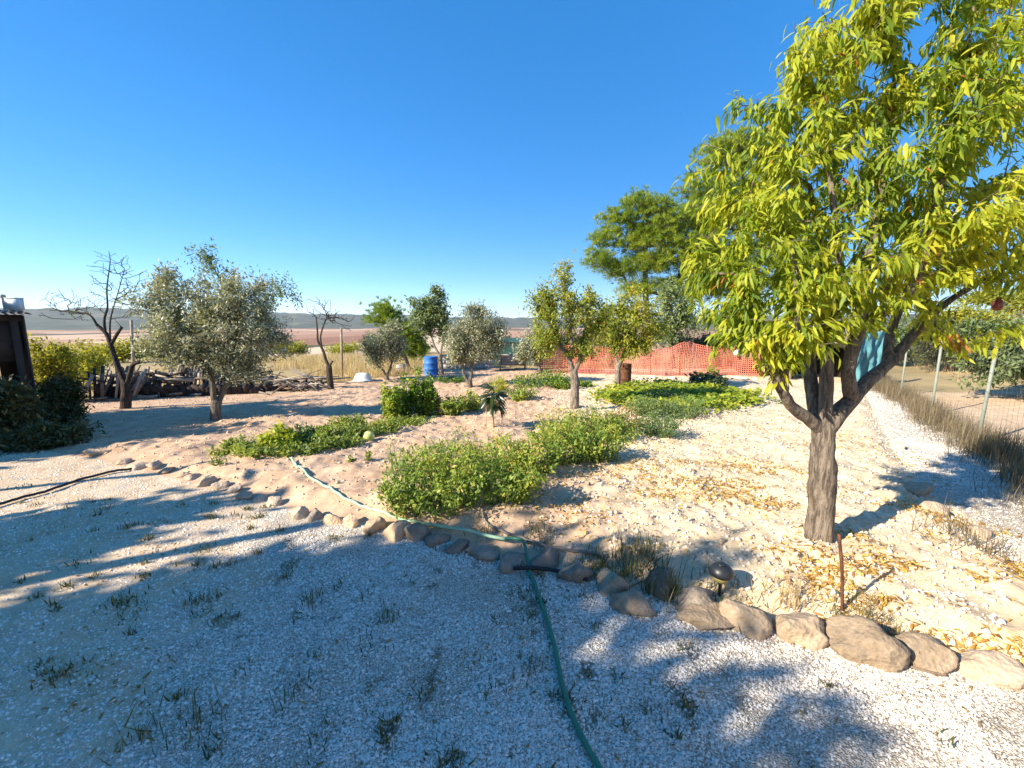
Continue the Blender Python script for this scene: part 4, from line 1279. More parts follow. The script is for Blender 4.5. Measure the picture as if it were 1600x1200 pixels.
# ================================================================== PLANTS OF THE VEGETABLE GARDEN
def plant(name, label, base, r, h, mat, nstem, per, L=(.05, .09), wr=.45, droop=.2, group=None, tint=(.5, .25), cat='plant', arch=.5, detail=0, dens=1.0, stem='leaf_weed'):
    root = thing(name, label, cat, base, group)
    mb = MB()
    P, D = [], []
    for k in range(nstem):
        a = random.random() * 6.283
        rr = r * math.sqrt(random.random())
        hh = h * (.45 + .55 * random.random() + (.3 if random.random() < .12 else 0)) * (1 - .35 * (rr / r) ** 2)
        top = base + np.array([math.cos(a) * rr, math.sin(a) * rr, hh])
        top[2] += float(gz(top[0], top[1]) - gz(base[0], base[1]))
        q0 = base + np.array([math.cos(a) * rr * .45, math.sin(a) * rr * .45, 0])
        q0[2] = float(gz(q0[0], q0[1])) - .02
        mid = (q0 + top) / 2 + np.array([0, 0, hh * .16]) + rng.normal(size=3) * r * .07
        sp = spline([q0, mid, top], 4)
        mb.tube(sp, np.linspace(.006, .002, len(sp)), 3, .25, False)
        m = max(2, int(per * (.6 + .8 * random.random())))
        s = (.12 + .88 * rng.random(m) ** .8) * (len(sp) - 1.001)
        i = s.astype(int); f = (s - i)[:, None]
        P.append(sp[i] * (1 - f) + sp[i + 1] * f + rng.normal(size=(m, 3)) * r * .09 * np.array([1, 1, .5]))
        D.append(unit(sp[i + 1] - sp[i]) * .3 + rvec(m) * .9 + np.array([0, 0, -droop]))
    st = mb.build('stem', M[stem], root)
    P, D = np.vstack(P), np.vstack(D)
    P[:, 2] = np.maximum(P[:, 2], gz(P[:, 0], P[:, 1]) + .01)
    n = len(P)
    Ls = L[0] + (L[1] - L[0]) * rng.random(n)
    tt = tint[0] + (fbm(P[:, 0] * 4, P[:, 1] * 4 + P[:, 2] * 3, 13, 2) - .5) * .7 + rng.normal(size=n) * tint[1]
    o = leaves_obj('foliage', P, D, leaf_normals(D), Ls, Ls * wr, tt, M[mat], root, detail, .25, .2)
    o['kind'] = 'stuff'
    return root

def plant_px(px, py, rpx, hpx, name, label, mat, nstem, per, **k):
    b = G(px, py)
    s = b[1] / FPX
    return plant(name, label, b, rpx * s, hpx * s, mat, nstem, per, **k)

TOM = 'tomato plants in the front row'
for px, py, r, h, lab, ti in [
        (650, 790, 52, 90, 'sprawling tomato plant at the near left end of the front row', .40),
        (715, 788, 58, 105, 'tallest tomato plant of the front row, beside the grey pipe end', .48),
        (790, 782, 55, 80, 'tomato plant of the front row right of the grey pipe end', .42),
        (700, 745, 55, 70, 'airy tomato plant at the back left of the front row', .46),
        (775, 738, 52, 62, 'yellowish tomato plant in the middle of the front row', .62),
        (835, 745, 42, 60, 'tomato plant at the right end of the front row', .50),
        (880, 722, 48, 70, 'bushy green tomato plant in the second clump, front', .48),
        (935, 720, 40, 62, 'tomato plant of the second clump, front right', .45),
        (865, 690, 42, 45, 'yellow-green tomato plant of the second clump, left side', .6),
        (915, 685, 46, 56, 'tomato plant of the second clump, back', .5),
        (955, 690, 36, 42, 'tomato plant of the second clump, beside the withered plant', .5)]:
    plant_px(px, py, r * 1.2, h * 1.05, 'tomato_plant', lab, 'leaf_tomato', 54, 34, L=(.03, .065), wr=.40, droop=.35, group=TOM, tint=(ti, .22))
plant_px(622, 735, 34, 45, 'tomato_plant', 'thin stray tomato shoots left of the front row', 'leaf_tomato', 16, 9, L=(.03, .06), group=TOM, tint=(.35, .2))
plant_px(975, 672, 40, 40, 'withered_plant', 'withered orange-brown plant between the tomatoes and the green bed', 'leaf_brown', 46, 26, L=(.03, .07))
for px, py, r, h, lab in [(1030, 680, 40, 42, 'feathery green plant at the near corner of the vine bed'),
                          (1010, 650, 36, 36, 'feathery green plant beside the withered plant'),
                          (1065, 652, 42, 34, 'feathery green plant in front of the yellow vines'),
                          (1040, 632, 36, 28, 'feathery green plant at the rear of its patch')]:
    plant_px(px, py, r, h, 'leafy_plant', lab, 'leaf_fine', 60, 34, L=(.03, .06), wr=.3, group='feathery green plants')

# yellow-green vine bed: a mat of leaves, uncountable
def vine_bed():
    n = 60000
    px = 930 + 275 * rng.random(n); py = 600 + 46 * rng.random(n)
    top = np.interp(px, [940, 985, 1060, 1190], [618, 603, 602, 625]); bot = np.interp(px, [940, 1000, 1100, 1195], [626, 642, 642, 626])
    ok = (py > top) & (py < bot)
    px, py = px[ok][:9000], py[ok][:9000]
    r = np.array([G(a, b_) for a, b_ in zip(px[:700], py[:700])])
    idx = rng.integers(0, 700, 9000)
    P = r[idx] + rng.normal(size=(9000, 3)) * np.array([.16, .28, 0])
    P[:, 2] = gz(P[:, 0], P[:, 1]) + .04 + .20 * rng.random(9000) * (.5 + fbm(P[:, 0] * 2, P[:, 1] * 2, 4, 2))
    D = rvec(9000) * np.array([1, 1, .3])
    N = unit(np.array([-.25, -.2, 1.0]) + rng.normal(size=(9000, 3)) * .4)
    L = .07 + .06 * rng.random(9000)
    tt = .45 + .35 * (fbm(P[:, 0] * 1.4, P[:, 1] * 1.2, 8, 2) - .5) * 2 + rng.normal(size=9000) * .2
    o = leaves_obj('vine_bed', P, D, N, L, L * .85, tt, M['leaf_yellow'], None, 0, .15, .15)
    tag(o, 'low yellow-green vines matting the ground before the orange net', 'vines', kind='stuff')
vine_bed()
plant_px(1106, 604, 30, 24, 'leafy_plant', 'dark glossy bush at the back of the yellow vine bed', 'leaf_mango', 40, 26, L=(.10, .2), wr=.5, droop=.4)
plant_px(1108, 596, 18, 30, 'leafy_plant', 'upright yellow-green shoots behind the dark glossy bush', 'leaf_yellow', 14, 14, L=(.10, .2), wr=.3, droop=.2)

# tall pepper row and its neighbours
PEP = 'tall pepper plants of the left row'
for px, py, r, h, lab in [(615, 656, 17, 62, 'yellowish tall pepper plant at the left end of the pepper row'),
                          (634, 654, 20, 60, 'tall green pepper plant second in the pepper row'),
                          (655, 650, 20, 66, 'tallest green pepper plant of the pepper row'),
                          (672, 648, 14, 58, 'green pepper plant at the right end of the pepper row')]:
    plant_px(px, py, r, h * 1.15, 'pepper_plant', lab, 'leaf_pepper', 34, 26, L=(.07, .13), wr=.42, droop=.5, group=PEP, tint=(.68 if px < 620 else .5, .25))
plant_px(688, 648, 10, 34, 'withered_plant', 'thin reddish withered plant right of the pepper row', 'leaf_brown', 16, 16, L=(.04, .08))
for px, py, r, h, lab in [(705, 648, 24, 34, 'low green vegetable plant right of the pepper row'),
                          (735, 642, 24, 34, 'low green vegetable plant left of the potted-looking sapling'),
                          (815, 625, 28, 24, 'low yellow-green plant behind the sapling'),
                          (830, 606, 34, 28, 'green bushy vegetable in the far row, left'),
                          (862, 604, 32, 34, 'dark green bushy vegetable in the far row, middle'),
                          (880, 606, 24, 20, 'green bushy vegetable touching the forked almond trunk'),
                          (912, 603, 16, 10, 'small green plant right of the forked almond trunk'),
                          (705, 596, 24, 8, 'low green patch at the foot of the straight-trunked tree')]:
    lab = lab.replace('potted-looking sapling', 'glossy sapling')
    plant_px(px, py, r, h, 'vegetable_plant', lab, 'leaf_pepper' if py < 610 else 'leaf_tomato', 36, 24, L=(.05, .10), wr=.45, droop=.3, group='low vegetable plants')
plant_px(779, 622, 18, 36, 'broom_plant', 'yellow upright feathery plant behind the glossy sapling', 'leaf_yellow', 60, 22, L=(.06, .12), wr=.14, droop=-.7, tint=(.75, .2))
# glossy sapling on its mound
b = G(772, 668)
root = thing('sapling', 'young sapling with drooping glossy leaves on a small mound', 'sapling', b)
s = b[1] / FPX
mb = MB(); mb.tube(spline([b - [0, 0, .03], b + [-.02, 0, .3], b + [0, 0, 58 * s]], 5), [.016] * 11, 6); mb.build('stem', M['twig'], root, True)
mb = MB(); mb.tube([b + [-.14, .02, -.03], b + [-.13, .02, .52]], .006, 5); mb.build('stake', M['stake'], root)
mb = MB(); mb.tube([b + [.10, 0, -.03], b + [.16, .02, .30]], .005, 5); mb.build('stake', M['stake'], root)
V, F3, F4, k = leaf_geo(np.zeros((1, 3)), np.array([[0, 1.0, 0]]), np.array([[0, 0, 1.0]]), 1.0, .24, 1, .3, .18)
ml = []
for q in range(3):
    pr = mk('leaf', V, [F3, F4], M['leaf_mango'], None, np.full(k, .2 + .35 * q)); ml.append(pr.data); bpy.data.objects.remove(pr)
for i in range(78):
    a = i * 2.399
    hz = (36 + 26 * random.random()) * s
    el = -.9 + 1.3 * (hz / s - 36) / 26 + .35 * random.gauss(0, 1)
    lo = bpy.data.objects.new('leaf', ml[i % 3]); COL.objects.link(lo); lo.parent = root
    rr = .03 + .05 * random.random()
    lo.location = (math.cos(a) * rr, math.sin(a) * rr, hz)
    lo.rotation_euler = (el, random.gauss(0, .4), a - math.pi / 2)
    lo.scale = (random.uniform(.20, .30),) * 3

# weedy strip with melon plants on the left
for px, py, r, h, lab, mt in [
        (375, 702, 40, 14, 'low bright weeds at the left tip of the weedy strip', 'leaf_weed'),
        (437, 697, 30, 30, 'bushy yellow-green squash plant in the weedy strip', 'leaf_yellow'),
        (415, 708, 40, 20, 'low green weeds in front of the squash plant', 'leaf_weed'),
        (470, 705, 40, 16, 'low creeping weeds where the faded hose starts', 'leaf_weed'),
        (478, 690, 26, 24, 'blue-green leafy plant right of the squash plant', 'leaf_fine'),
        (505, 690, 32, 28, 'squash plant with withering leaves in the weedy strip', 'leaf_tomato'),
        (530, 698, 38, 20, 'low green weeds left of the melon', 'leaf_weed'),
        (565, 680, 36, 24, 'weeds just behind the melon', 'leaf_weed'),
        (600, 672, 30, 20, 'low weeds in front of the pepper row', 'leaf_tomato'),
        (545, 665, 34, 22, 'tall weeds in the shade behind the weedy strip', 'leaf_weed'),
        (640, 662, 36, 12, 'low weeds at the foot of the pepper row', 'leaf_weed')]:
    plant_px(px, py, r, h, 'weed_patch', lab, mt, 44, 22, L=(.03, .075) if mt != 'leaf_yellow' else (.06, .11), wr=.5, group='plants of the weedy strip', tint=(.5, .28))
for px, py, r, h, lab in [(343, 728, 16, 20, 'single bright green weed in the soil left of the weedy strip'),
                          (575, 718, 6, 16, 'small upright seedling below the melon'),
                          (548, 722, 5, 13, 'tiny seedling below and left of the melon'),
                          (605, 770, 10, 20, 'thin weed left of the front tomato row')]:
    plant_px(px, py, r, h, 'weed', lab, 'leaf_weed', 9, 9, L=(.03, .06), wr=.35, group='single weeds in the soil')

def tuft(px, py, rpx, hpx, label, n=40, mat='grass_dark', group='weed tufts in the gravel', lean=.6):
    b = G(px, py)
    s = np.linalg.norm(b - [0, 0, CAM_H]) / FPX
    x = b[0] + rng.normal(size=n) * rpx * s * .35; y = b[1] + rng.normal(size=n) * rpx * s * .35
    P, D, N, h, w = blades(x, y, hpx * s * (.4 + .6 * rng.random(n)), .003 + .004 * rng.random(n), lean)
    V, F3, F4, k = leaf_geo(P, D, N, h, w, 2, .2, .35)
    root = thing('weed_tuft', label, 'weed', b, group)
    o = mk('blades', V, [F3, F4], M[mat], root, np.repeat(rng.random(n), k))
    o['kind'] = 'stuff'
    return root
for px, py, r, h, lab in [(605, 968, 22, 22, 'dark grass tuft alone in the gravel left of the hose'),
                          (488, 940, 22, 26, 'dark grass tuft in the gravel near the shadow edge'),
                          (320, 1130, 36, 26, 'dark leafy tuft low in the gravel at lower left'),
                          (250, 1150, 50, 34, 'wide grass tuft at the lower left beside a sunny patch'),
                          (830, 1045, 26, 22, 'small green tuft just left of the green hose'),
                          (835, 965, 18, 18, 'small tuft where the hose leaves the stones'),
                          (470, 1080, 40, 24, 'brownish tuft in the middle of the shaded gravel'),
                          (318, 938, 22, 16, 'small tuft on the sunlit gravel edge at left'),
                          (1020, 1110, 20, 14, 'small dry tuft right of the green hose'),
                          (450, 890, 22, 16, 'small tuft on the border of sun and shade')]:
    tuft(px, py, r, h, lab)
tuft(1000, 890, 60, 46, 'tall half-dry grass clump behind the big border stones', 260, 'grass_dark', None, .45)
tuft(1035, 925, 34, 44, 'green grass clump hanging between two border stones', 170, 'grass_dark', None, .5)
tuft(1225, 935, 40, 46, 'straw-coloured dry grass clump left of the rusty rod', 90, 'grass_dry', None, .7)
tuft(1520, 850, 60, 46, 'dry weeds on the bank beside the path', 120, 'grass_grey', None, .8)
tuft(840, 838, 40, 24, 'dark low weeds beside the black irrigation pipe', 120, 'grass_dark', None, .8)
tuft(1130, 940, 60, 26, 'dark weeds packed behind the stones by the solar lamp', 150, 'grass_dark', None, .9)
tuft(930, 885, 50, 26, 'dark weeds between the border stones right of the hose', 130, 'grass_dark', None, .9)
tuft(1400, 1000, 60, 22, 'dry weeds behind the long loaf-shaped boulder', 90, 'grass_grey', None, .9)
tuft(760, 832, 34, 22, 'thin weeds where the faded hose reaches the stones', 80, 'grass_dark', None, .8)

# ================================================================== BORDER STONES
def ico(sub):
    import bmesh
    bm = bmesh.new()
    bmesh.ops.create_icosphere(bm, subdivisions=sub, radius=1)
    V = np.array([v.co[:] for v in bm.verts]); F = np.array([[v.index for v in f.verts] for f in bm.faces])
    bm.free()
    return V, F
ICO = {2: ico(2), 3: ico(3), 4: ico(4)}
def stone(px, py, wpx, hpx, mat, label, sub=3, depth=.9, yaw=0.0, group='stones of the garden border', name='border_stone', sink=.25):
    b = G(px, py)
    s = np.linalg.norm((b - [0, 0, CAM_H]) * [0, 1, 1]) / FPX
    V, F = ICO[sub]
    V = V.copy()
    big = wpx >= 62
    sh = .3 if big else 1.0
    V = V + np.outer(V[:, 2], [random.gauss(0, .25) * sh, 0, 0]) + np.outer(V[:, 0], [0, 0, random.gauss(0, .16) * sh])
    for k in range(10):                    # flat facets knocked off the boulder
        d = unit(rng.normal(size=3)); lim = (.58 if big else .42) + .3 * random.random()
        dd = V @ d
        V = V - np.outer(np.maximum(0, dd - lim) * .96, d)
    sd = random.randint(0, 999)
    nn = (fbm(V[:, 0] * 1.7 + sd, V[:, 1] * 1.7 + V[:, 2] * 1.3, sd, 3) - .5) * .42 + (fbm(V[:, 0] * 6 + V[:, 2] * 5, V[:, 1] * 6 - V[:, 2] * 4 + sd, sd, 3) - .5) * .17
    V = V * (1 + nn[:, None])
    if wpx < 62:
        sink, depth = .42, 1.1
        wpx, hpx = wpx * 1.08, hpx * 1.1
    if big: wpx, hpx, sink = wpx * .80, hpx * .95, .34
    rx, rz = wpx * s / 2, hpx * s / 2
    V = V * np.array([rx, (rx + rz) / 2 * depth, rz])
    V = V @ rotz(yaw).T
    c = b + np.array([0, 0, rz * (1 - sink * 2)])
    low = float((V + c)[:, 2].min())
    o = mk(name, V + c, [F], M[mat], None, None, True, None, loc=b)
    return tag(o, label, 'stone', group)

for px, py, w, h, mt, lab, yw in [
        (1540, 1052, 105, 46, 'stone_pale', 'pale half-buried border stone, last at the right edge', -.2),
        (1442, 1030, 90, 46, 'stone', 'dark low border stone right of the long loaf-shaped boulder', -.25),
        (1345, 1018, 118, 66, 'stone', 'long smooth loaf-shaped boulder under the rusty rod', -.35),
        (1246, 996, 86, 60, 'stone', 'smooth rounded beige boulder left of the rusty rod', 0),
        (1162, 976, 78, 58, 'stone', 'pitted grey-brown boulder right below the solar lamp', -.1),
        (1090, 950, 82, 42, 'stone_grey', 'long grey boulder lying left of the solar lamp foot', -.3),
        (1110, 968, 110, 26, 'stone', 'low boulder sunk in the gravel below the solar lamp', -.1),
        (1035, 915, 48, 46, 'stone_grey', 'upright grey stone wrapped in grass', .2),
        (990, 950, 78, 36, 'stone', 'flat brown stone in front of the grass clump', -.15),
        (955, 918, 60, 52, 'stone', 'light rounded stone at the end of the black pipe stub', .1),
        (900, 902, 56, 42, 'stone_grey', 'dark stone just above the black pipe stub', .1),
        (848, 884, 56, 40, 'stone_grey', 'dark stone right of the hose crossing', 0),
        (798, 882, 46, 34, 'stone_grey', 'grey stone left of the hose crossing', 0),
        (752, 868, 52, 38, 'stone_grey', 'shaded grey stone, second left of the hose crossing', .2),
        (714, 860, 40, 26, 'stone_grey', 'small dark stone at the point of the gravel shade', .1),
        (686, 846, 40, 28, 'stone_grey', 'dark brown jagged stone beside the faded hose', -.2),
        (652, 842, 38, 36, 'stone_grey', 'stone half in shade next to the orange boulders', 0),
        (618, 836, 54, 38, 'stone_orange', 'largest orange boulder on the sunny border', 0),
        (582, 825, 38, 34, 'stone_orange', 'reddish orange boulder, second on the sunny border', .2),
        (550, 820, 32, 34, 'stone_orange', 'steep yellow-orange stone on the sunny border', .1),
        (520, 816, 40, 24, 'stone_orange', 'low orange stone left of the steep yellow one', 0),
        (494, 810, 28, 28, 'stone_grey', 'dark angular stone where the pole shadow ends', .4),
        (470, 808, 34, 30, 'stone_pale', 'pale block-shaped stone at the pole shadow end', .2),
        (428, 786, 32, 18, 'stone_pale', 'flat pale stone left of the pale block', 0),
        (405, 780, 26, 14, 'stone_pale', 'small pale stone, second left of the pale block', .2),
        (384, 778, 30, 20, 'stone_pale', 'round pale stone, third left of the pale block', 0),
        (366, 768, 22, 14, 'stone_pale', 'small stone, fourth left of the pale block', .3),
        (344, 762, 24, 18, 'stone_pale', 'pale stone in the middle of the left border', .1),
        (322, 757, 28, 22, 'stone_pale', 'knobbly pale stone in the left border', 0),
        (300, 748, 24, 12, 'stone_pale', 'flat pale stone in the left border', 0),
        (284, 744, 28, 12, 'stone_pale', 'long low stone in the left border', .1),
        (258, 737, 26, 12, 'stone', 'brown low stone below the greenish cube-shaped stone', .1),
        (243, 729, 22, 18, 'stone_pale', 'greenish cube-shaped stone at the bend of the left border', .5),
        (218, 731, 34, 16, 'stone_pale', 'long stone where the black pipe meets the border', -.1),
        (194, 724, 20, 15, 'stone_pale', 'rounded stone left of the black pipe end', .1),
        (150, 708, 44, 12, 'stone_pale', 'flat pale slab at the far left end of the border', 0)]:
    stone(px, py, w, h, mt, lab, 4 if w > 70 else 3, .9, yw)
for px, py, w, h, lab in [(1128, 846, 13, 9, 'white stone on the sunny soil left of the near trunk'), (1382, 842, 14, 12, 'white stone right of the near trunk'),
                          (1357, 852, 17, 11, 'larger white stone right of the near trunk'), (1465, 800, 36, 26, 'earthy stone on the bank beside the path'),
                          (1430, 768, 44, 34, 'earthy boulder in the bank under the crown shadow'), (1400, 700, 26, 20, 'stone on the bank where the path narrows'),
                          (1532, 838, 40, 22, 'yellowish stone on the bank near the right edge')]:
    stone(px, py, w, h, 'stone_pale', lab, 3, .9, .2, None, 'loose_stone')
for px, py, lab in [(1000, 592, 'white rubble lump at the net foot, beside the drum'), (1020, 591, 'white rubble lump at the net foot, second from the drum'), (1052, 591, 'white rubble lump at the middle of the net foot'),
                    (1150, 590, 'white rubble lump at the net corner'), (1165, 592, 'larger white rubble lump at the net corner'), (1180, 592, 'white rubble lump right of the net corner')]:
    stone(px, py, 16, 5, 'white', lab, 2, .9, 0, 'white rubble along the net foot', 'rubble_stone')

# ================================================================== HOSES AND PIPES
def run(name, label, cat, pts, r, mat, lift=0.0, n=8, seg=10):
    P = []
    for p in pts:
        q = G(p[0], p[1])
        q[2] += r + (p[2] if len(p) > 2 else 0)
        P.append(q)
    sp = spline(P, n)
    low = gz(sp[:, 0], sp[:, 1]) + r * 1.1 + .010
    sp[:, 2] = np.maximum(sp[:, 2], low)
    b = sp[0].copy()
    o = MB().tube(sp, r, seg).build(name, M[mat], None, True, b)
    return tag(o, label, cat)
run('garden_hose', 'green garden hose running down over the shaded gravel', 'hose',
    [(790, 855, .06), (806, 857, .07), (818, 864, .08), (823, 880, .05), (830, 905), (840, 930), (848, 955), (858, 985), (866, 1015), (873, 1050), (882, 1090), (896, 1130), (915, 1170), (940, 1215), (975, 1290), (1010, 1400), (1030, 1560)], .0125, 'hose', n=8)
run('faded_hose', 'sun-bleached pale green hose lying across the soil to the stones', 'hose',
    [(456, 718), (464, 732), (480, 745), (505, 762), (535, 780), (565, 795), (605, 806), (640, 818), (672, 825, .02), (700, 832, .03), (730, 840, .05), (760, 850, .06), (790, 856, .06)], .0135, 'hose_faded')
run('water_pipe', 'thin black water pipe lying on the pale yard at far left', 'pipe',
    [(-30, 800), (20, 785), (70, 772), (110, 758), (150, 746), (206, 735)], .014, 'pipe_black')
run('irrigation_pipe', 'grey-brown irrigation pipe emerging from under the tomatoes', 'pipe',
    [(753, 795), (756, 812), (765, 825), (790, 836), (820, 846), (850, 856), (885, 863), (920, 868), (945, 874)], .011, 'pipe_grey')
run('pipe_stub', 'short black pipe stub lying in front of the border stones', 'pipe',
    [(802, 897, .03), (830, 896, .03), (860, 898, .025), (890, 904, .02), (918, 911, .01)], .014, 'pipe_black')
run('dark_stick', 'dark thin stick lying in the gravel by the right stones', 'stick', [(1422, 1046), (1450, 1054), (1478, 1059)], .006, 'wood_brown')

# ================================================================== SMALL GARDEN OBJECTS
b = G(577, 690)
mb = MB(); r = .085
mb.lathe(b + [0, 0, r * .93], [(r * math.cos(a) * (1 + .03 * math.sin(a)), r * math.sin(a)) for a in np.linspace(-1.57, 1.57, 15)], 24)
root = thing('melon', 'round pale yellow-green melon lying on bare soil', 'melon', b)
mb.build('rind', M['melon'], root, True)
MB().tube([b + [.0, -.01, r * 1.9], b + [.01, -.015, r * 1.9 + .025]], .006, 5).build('stalk', M['twig'], root)

b = G(1124, 930)                                   # solar lamp
root = thing('solar_lamp', 'mushroom-shaped black solar garden lamp with yellow band', 'lamp', b)
s = np.linalg.norm((b - [0, 0, CAM_H])) / FPX * .97
MB().lathe(b, [(.0, -.04), (.011, -.03), (.011, 20 * s), (.018, 22 * s)], 12).build('stake', M['black'], root, True)
MB().lathe(b, [(.012, 20 * s), (8 * s, 21 * s), (10.5 * s, 28 * s), (10.5 * s, 33 * s)], 24).build('lens', M['lens'], root, True)
cap = MB().lathe(b, [(10 * s, 30.5 * s), (14.5 * s, 30 * s), (15 * s, 33 * s), (13.5 * s, 38 * s), (10 * s, 42 * s), (5 * s, 44 * s), (.001, 44.3 * s)], 28).build('cap', M['black'], root, True)
pn = MB().box(b + [-.005, -.005, 44.6 * s], (9 * s, 9 * s, .004)).build('solar_panel', M['black'], cap)
pn.location = (0, 0, 0); pn.location = [-v for v in root.location]
pn.matrix_parent_inverse.identity()
pn.location = (0, 0, 0)

b = G(1318, 955)
o = MB().tube(spline([b - [0, 0, .1], W(1316, 900, b[1]), W(1311, 835, b[1] - .02)], 5), .0085, 8, .5, True, .15).build('iron_rod', M['rust'], None, True, b)
tag(o, 'thin rusty iron rod stuck upright in front of the near trunk', 'rod')

def lantern():
    c = W(1559, 476, 3.1)
    root = thing('hanging_lantern', 'small reddish glass lantern hanging from the almond branch', 'lantern', c - [0, 0, .045])
    s = 3.1 / FPX
    MB().lathe(c, [(.001, -9 * s), (5 * s, -8.5 * s), (6.5 * s, -4 * s), (6.5 * s, 2 * s), (5 * s, 6 * s), (2.6 * s, 8 * s)], 14).build('bowl', M['lantern'], root, True)
    MB().lathe(c, [(2.8 * s, 7.6 * s), (3 * s, 11 * s), (1 * s, 12 * s), (.0005, 12 * s)], 12).build('neck', M['rust'], root, True)
    top = W(1562, 440, 3.12)
    MB().tube([c + [0, 0, 11.5 * s], (c + top) / 2 + [.004, 0, 0], top], .0016, 4).build('hanger', M['wire'], root)
lantern()

# ---------------- drums, tub
def drum(px, py, hm, rm, mat, name, label, tilt=0):
    b = G(px, py)
    root = thing(name, label, 'barrel', b)
    pr = [(.0, 0), (rm * .97, 0), (rm, .02)]
    for f in (.0, .33, .66, 1.0):
        z = .03 + (hm - .06) * f
        pr += [(rm, z - .018), (rm * 1.045, z), (rm, z + .018)]
    pr += [(rm * .97, hm), (rm * .95, hm - .02)]
    pr = [pr[0], pr[1]] + sorted(pr[2:-2], key=lambda q: q[1]) + pr[-2:]
    MB().lathe(b, pr, 32).build('barrel_body', M[mat], root, True)
    lid = MB().lathe(b, [(rm * .955, hm - .021), (.001, hm - .021)], 32).build('lid', M[mat], root, True)
    MB().lathe(b + [rm * .5, 0, hm - .02], [(.03, 0), (.03, .018), (.001, .018)], 12).build('bung', M[mat], root, True)
drum(974, 603, .78, .25, 'rust', 'oil_drum', 'rusty brown oil drum standing behind the bent almond trunk')
drum(674, 586, .82, .29, 'blue', 'plastic_barrel', 'bright blue plastic barrel at the rear of the garden')
b = G(567, 595)                                   # upturned white tub
root = thing('white_tub', 'upturned white plastic tub at the end of the wood pile', 'tub', b)
s = b[1] / FPX
V = []
prof = [(15.0, 0), (15.2, .8), (14.4, 1.0), (12.5, 6), (10.5, 10), (7.5, 12.2), (0.05, 12.8)]
mb = MB(); mb.lathe(np.zeros(3), [(a * s, z * s) for a, z in prof], 28)
V = np.vstack(mb.V) * [1, .8, 1] + b
mk('shell', V, [np.vstack(mb.F4)], M['white'], root, np.full(len(V), .5), True)
mb = MB(); mb.tube([b + np.array([math.cos(a) * 15.2 * s, math.sin(a) * 15.2 * s * .8, .02]) for a in np.linspace(0, 6.283, 29)], .018, 6, caps=False); mb.build('rim', M['white'], root, True)

# ================================================================== WOOD PILE (every plank and branch lies loose)
def wood_pile():
    A, B = G(140, 626), G(372, 612)
    C = G(500, 606)
    def bar(name, a, b_, w, t_, mat, lab, group, cat):
        d = unit(b_ - a); u = unit(np.cross(d, rvec(1)[0])); v = np.cross(d, u)
        R = np.stack([u, v, d], 1)
        c = (a + b_) / 2
        Lb = np.linalg.norm(b_ - a)
        mb = MB()
        if cat == 'plank':
            mb.box(c, (w, t_, Lb), R)
        else:
            m = (a + b_) / 2 + rng.normal(size=3) * Lb * .05
            mb.tube([a, m, b_], [w / 2, w * .45, w * .32], 5)
        tag(mb.build(name, M[mat], None, False, a), lab, cat, group)
    for i in range(170):
        f = i / 169
        p = A + (B - A) * f + np.array([random.gauss(0, .1), random.gauss(0, .25), 0])
        p[2] = float(gz(p[0], p[1]))
        k = random.random()
        if k < .7:        # leaning against the heap
            L_ = .6 + .5 * random.random()
            q = p + np.array([random.gauss(0, .22), .18 + .15 * random.random(), L_ * .85])
        elif k < .87:      # lying on top
            p = p + [0, .15, .45 + .25 * random.random()]
            q = p + np.array([random.choice((-1, 1)) * (.5 + .6 * random.random()), random.gauss(0, .2), random.gauss(0, .12)])
        else:             # fallen in front
            p = p + np.array([0, -.3 - .1 * random.random(), .03]); p[2] = float(gz(p[0], p[1])) + .03
            q = p + np.array([random.choice((-1, 1)) * (.4 + .5 * random.random()), random.gauss(0, .12), random.random() * .12])
        bar('plank', p, q, .035 + .06 * random.random(), .018 + .025 * random.random(), random.choice(['wood_grey', 'wood_grey', 'wood_brown', 'wood_brown', 'shed_dark']),
            {0: 'weathered plank leaning upright in the timber heap left of the leafless almond', 1: 'weathered plank lying on top of the timber heap left of the leafless almond',
             2: 'weathered plank fallen on the soil in front of the timber heap'}[0 if k < .7 else 1 if k < .87 else 2], 'planks of the timber heap', 'plank')
    for i in range(120):
        f = random.random()
        p = B + (C - B) * f + np.array([random.gauss(0, .1), random.gauss(0, .22), 0])
        p[2] = float(gz(p[0], p[1])) + (.05 + .55 * random.random() * (1 - .45 * f))
        a = random.gauss(0, .9)
        L_ = .5 + .8 * random.random()
        q = p + np.array([math.cos(a) * L_ * random.choice((-1, 1)), math.sin(a) * L_ * .4, random.gauss(-.05, .2)])
        q[2] = max(q[2], float(gz(q[0], q[1])) + .03)
        bar('branch', p, q, .03 + .045 * random.random(), 0, random.choice(['twig_grey', 'wood_grey', 'wood_brown']),
            'grey pruned branch in the brushwood heap beside the leafless almond', 'branches of the brushwood heap', 'branch')
    # rough core the planks lean against
    mb = MB()
    for i in range(46):
        f = (i + .5) / 46
        p = A + (C - A) * f + np.array([0, .32, 0]); p[2] = float(gz(p[0], p[1])) - .05
        h = .44 - .2 * f + random.gauss(0, .04)
        mb.tube([p, p + [random.gauss(0, .05), random.gauss(0, .05), h * .7], p + [random.gauss(0, .1), random.gauss(0, .1), h]], [.13, .12, .07], 6)
    o = mb.build('timber_core', M['shed_dark'])
    tag(o, 'dark rotting timber deep inside the wood heap', 'timber', kind='stuff')
wood_pile()

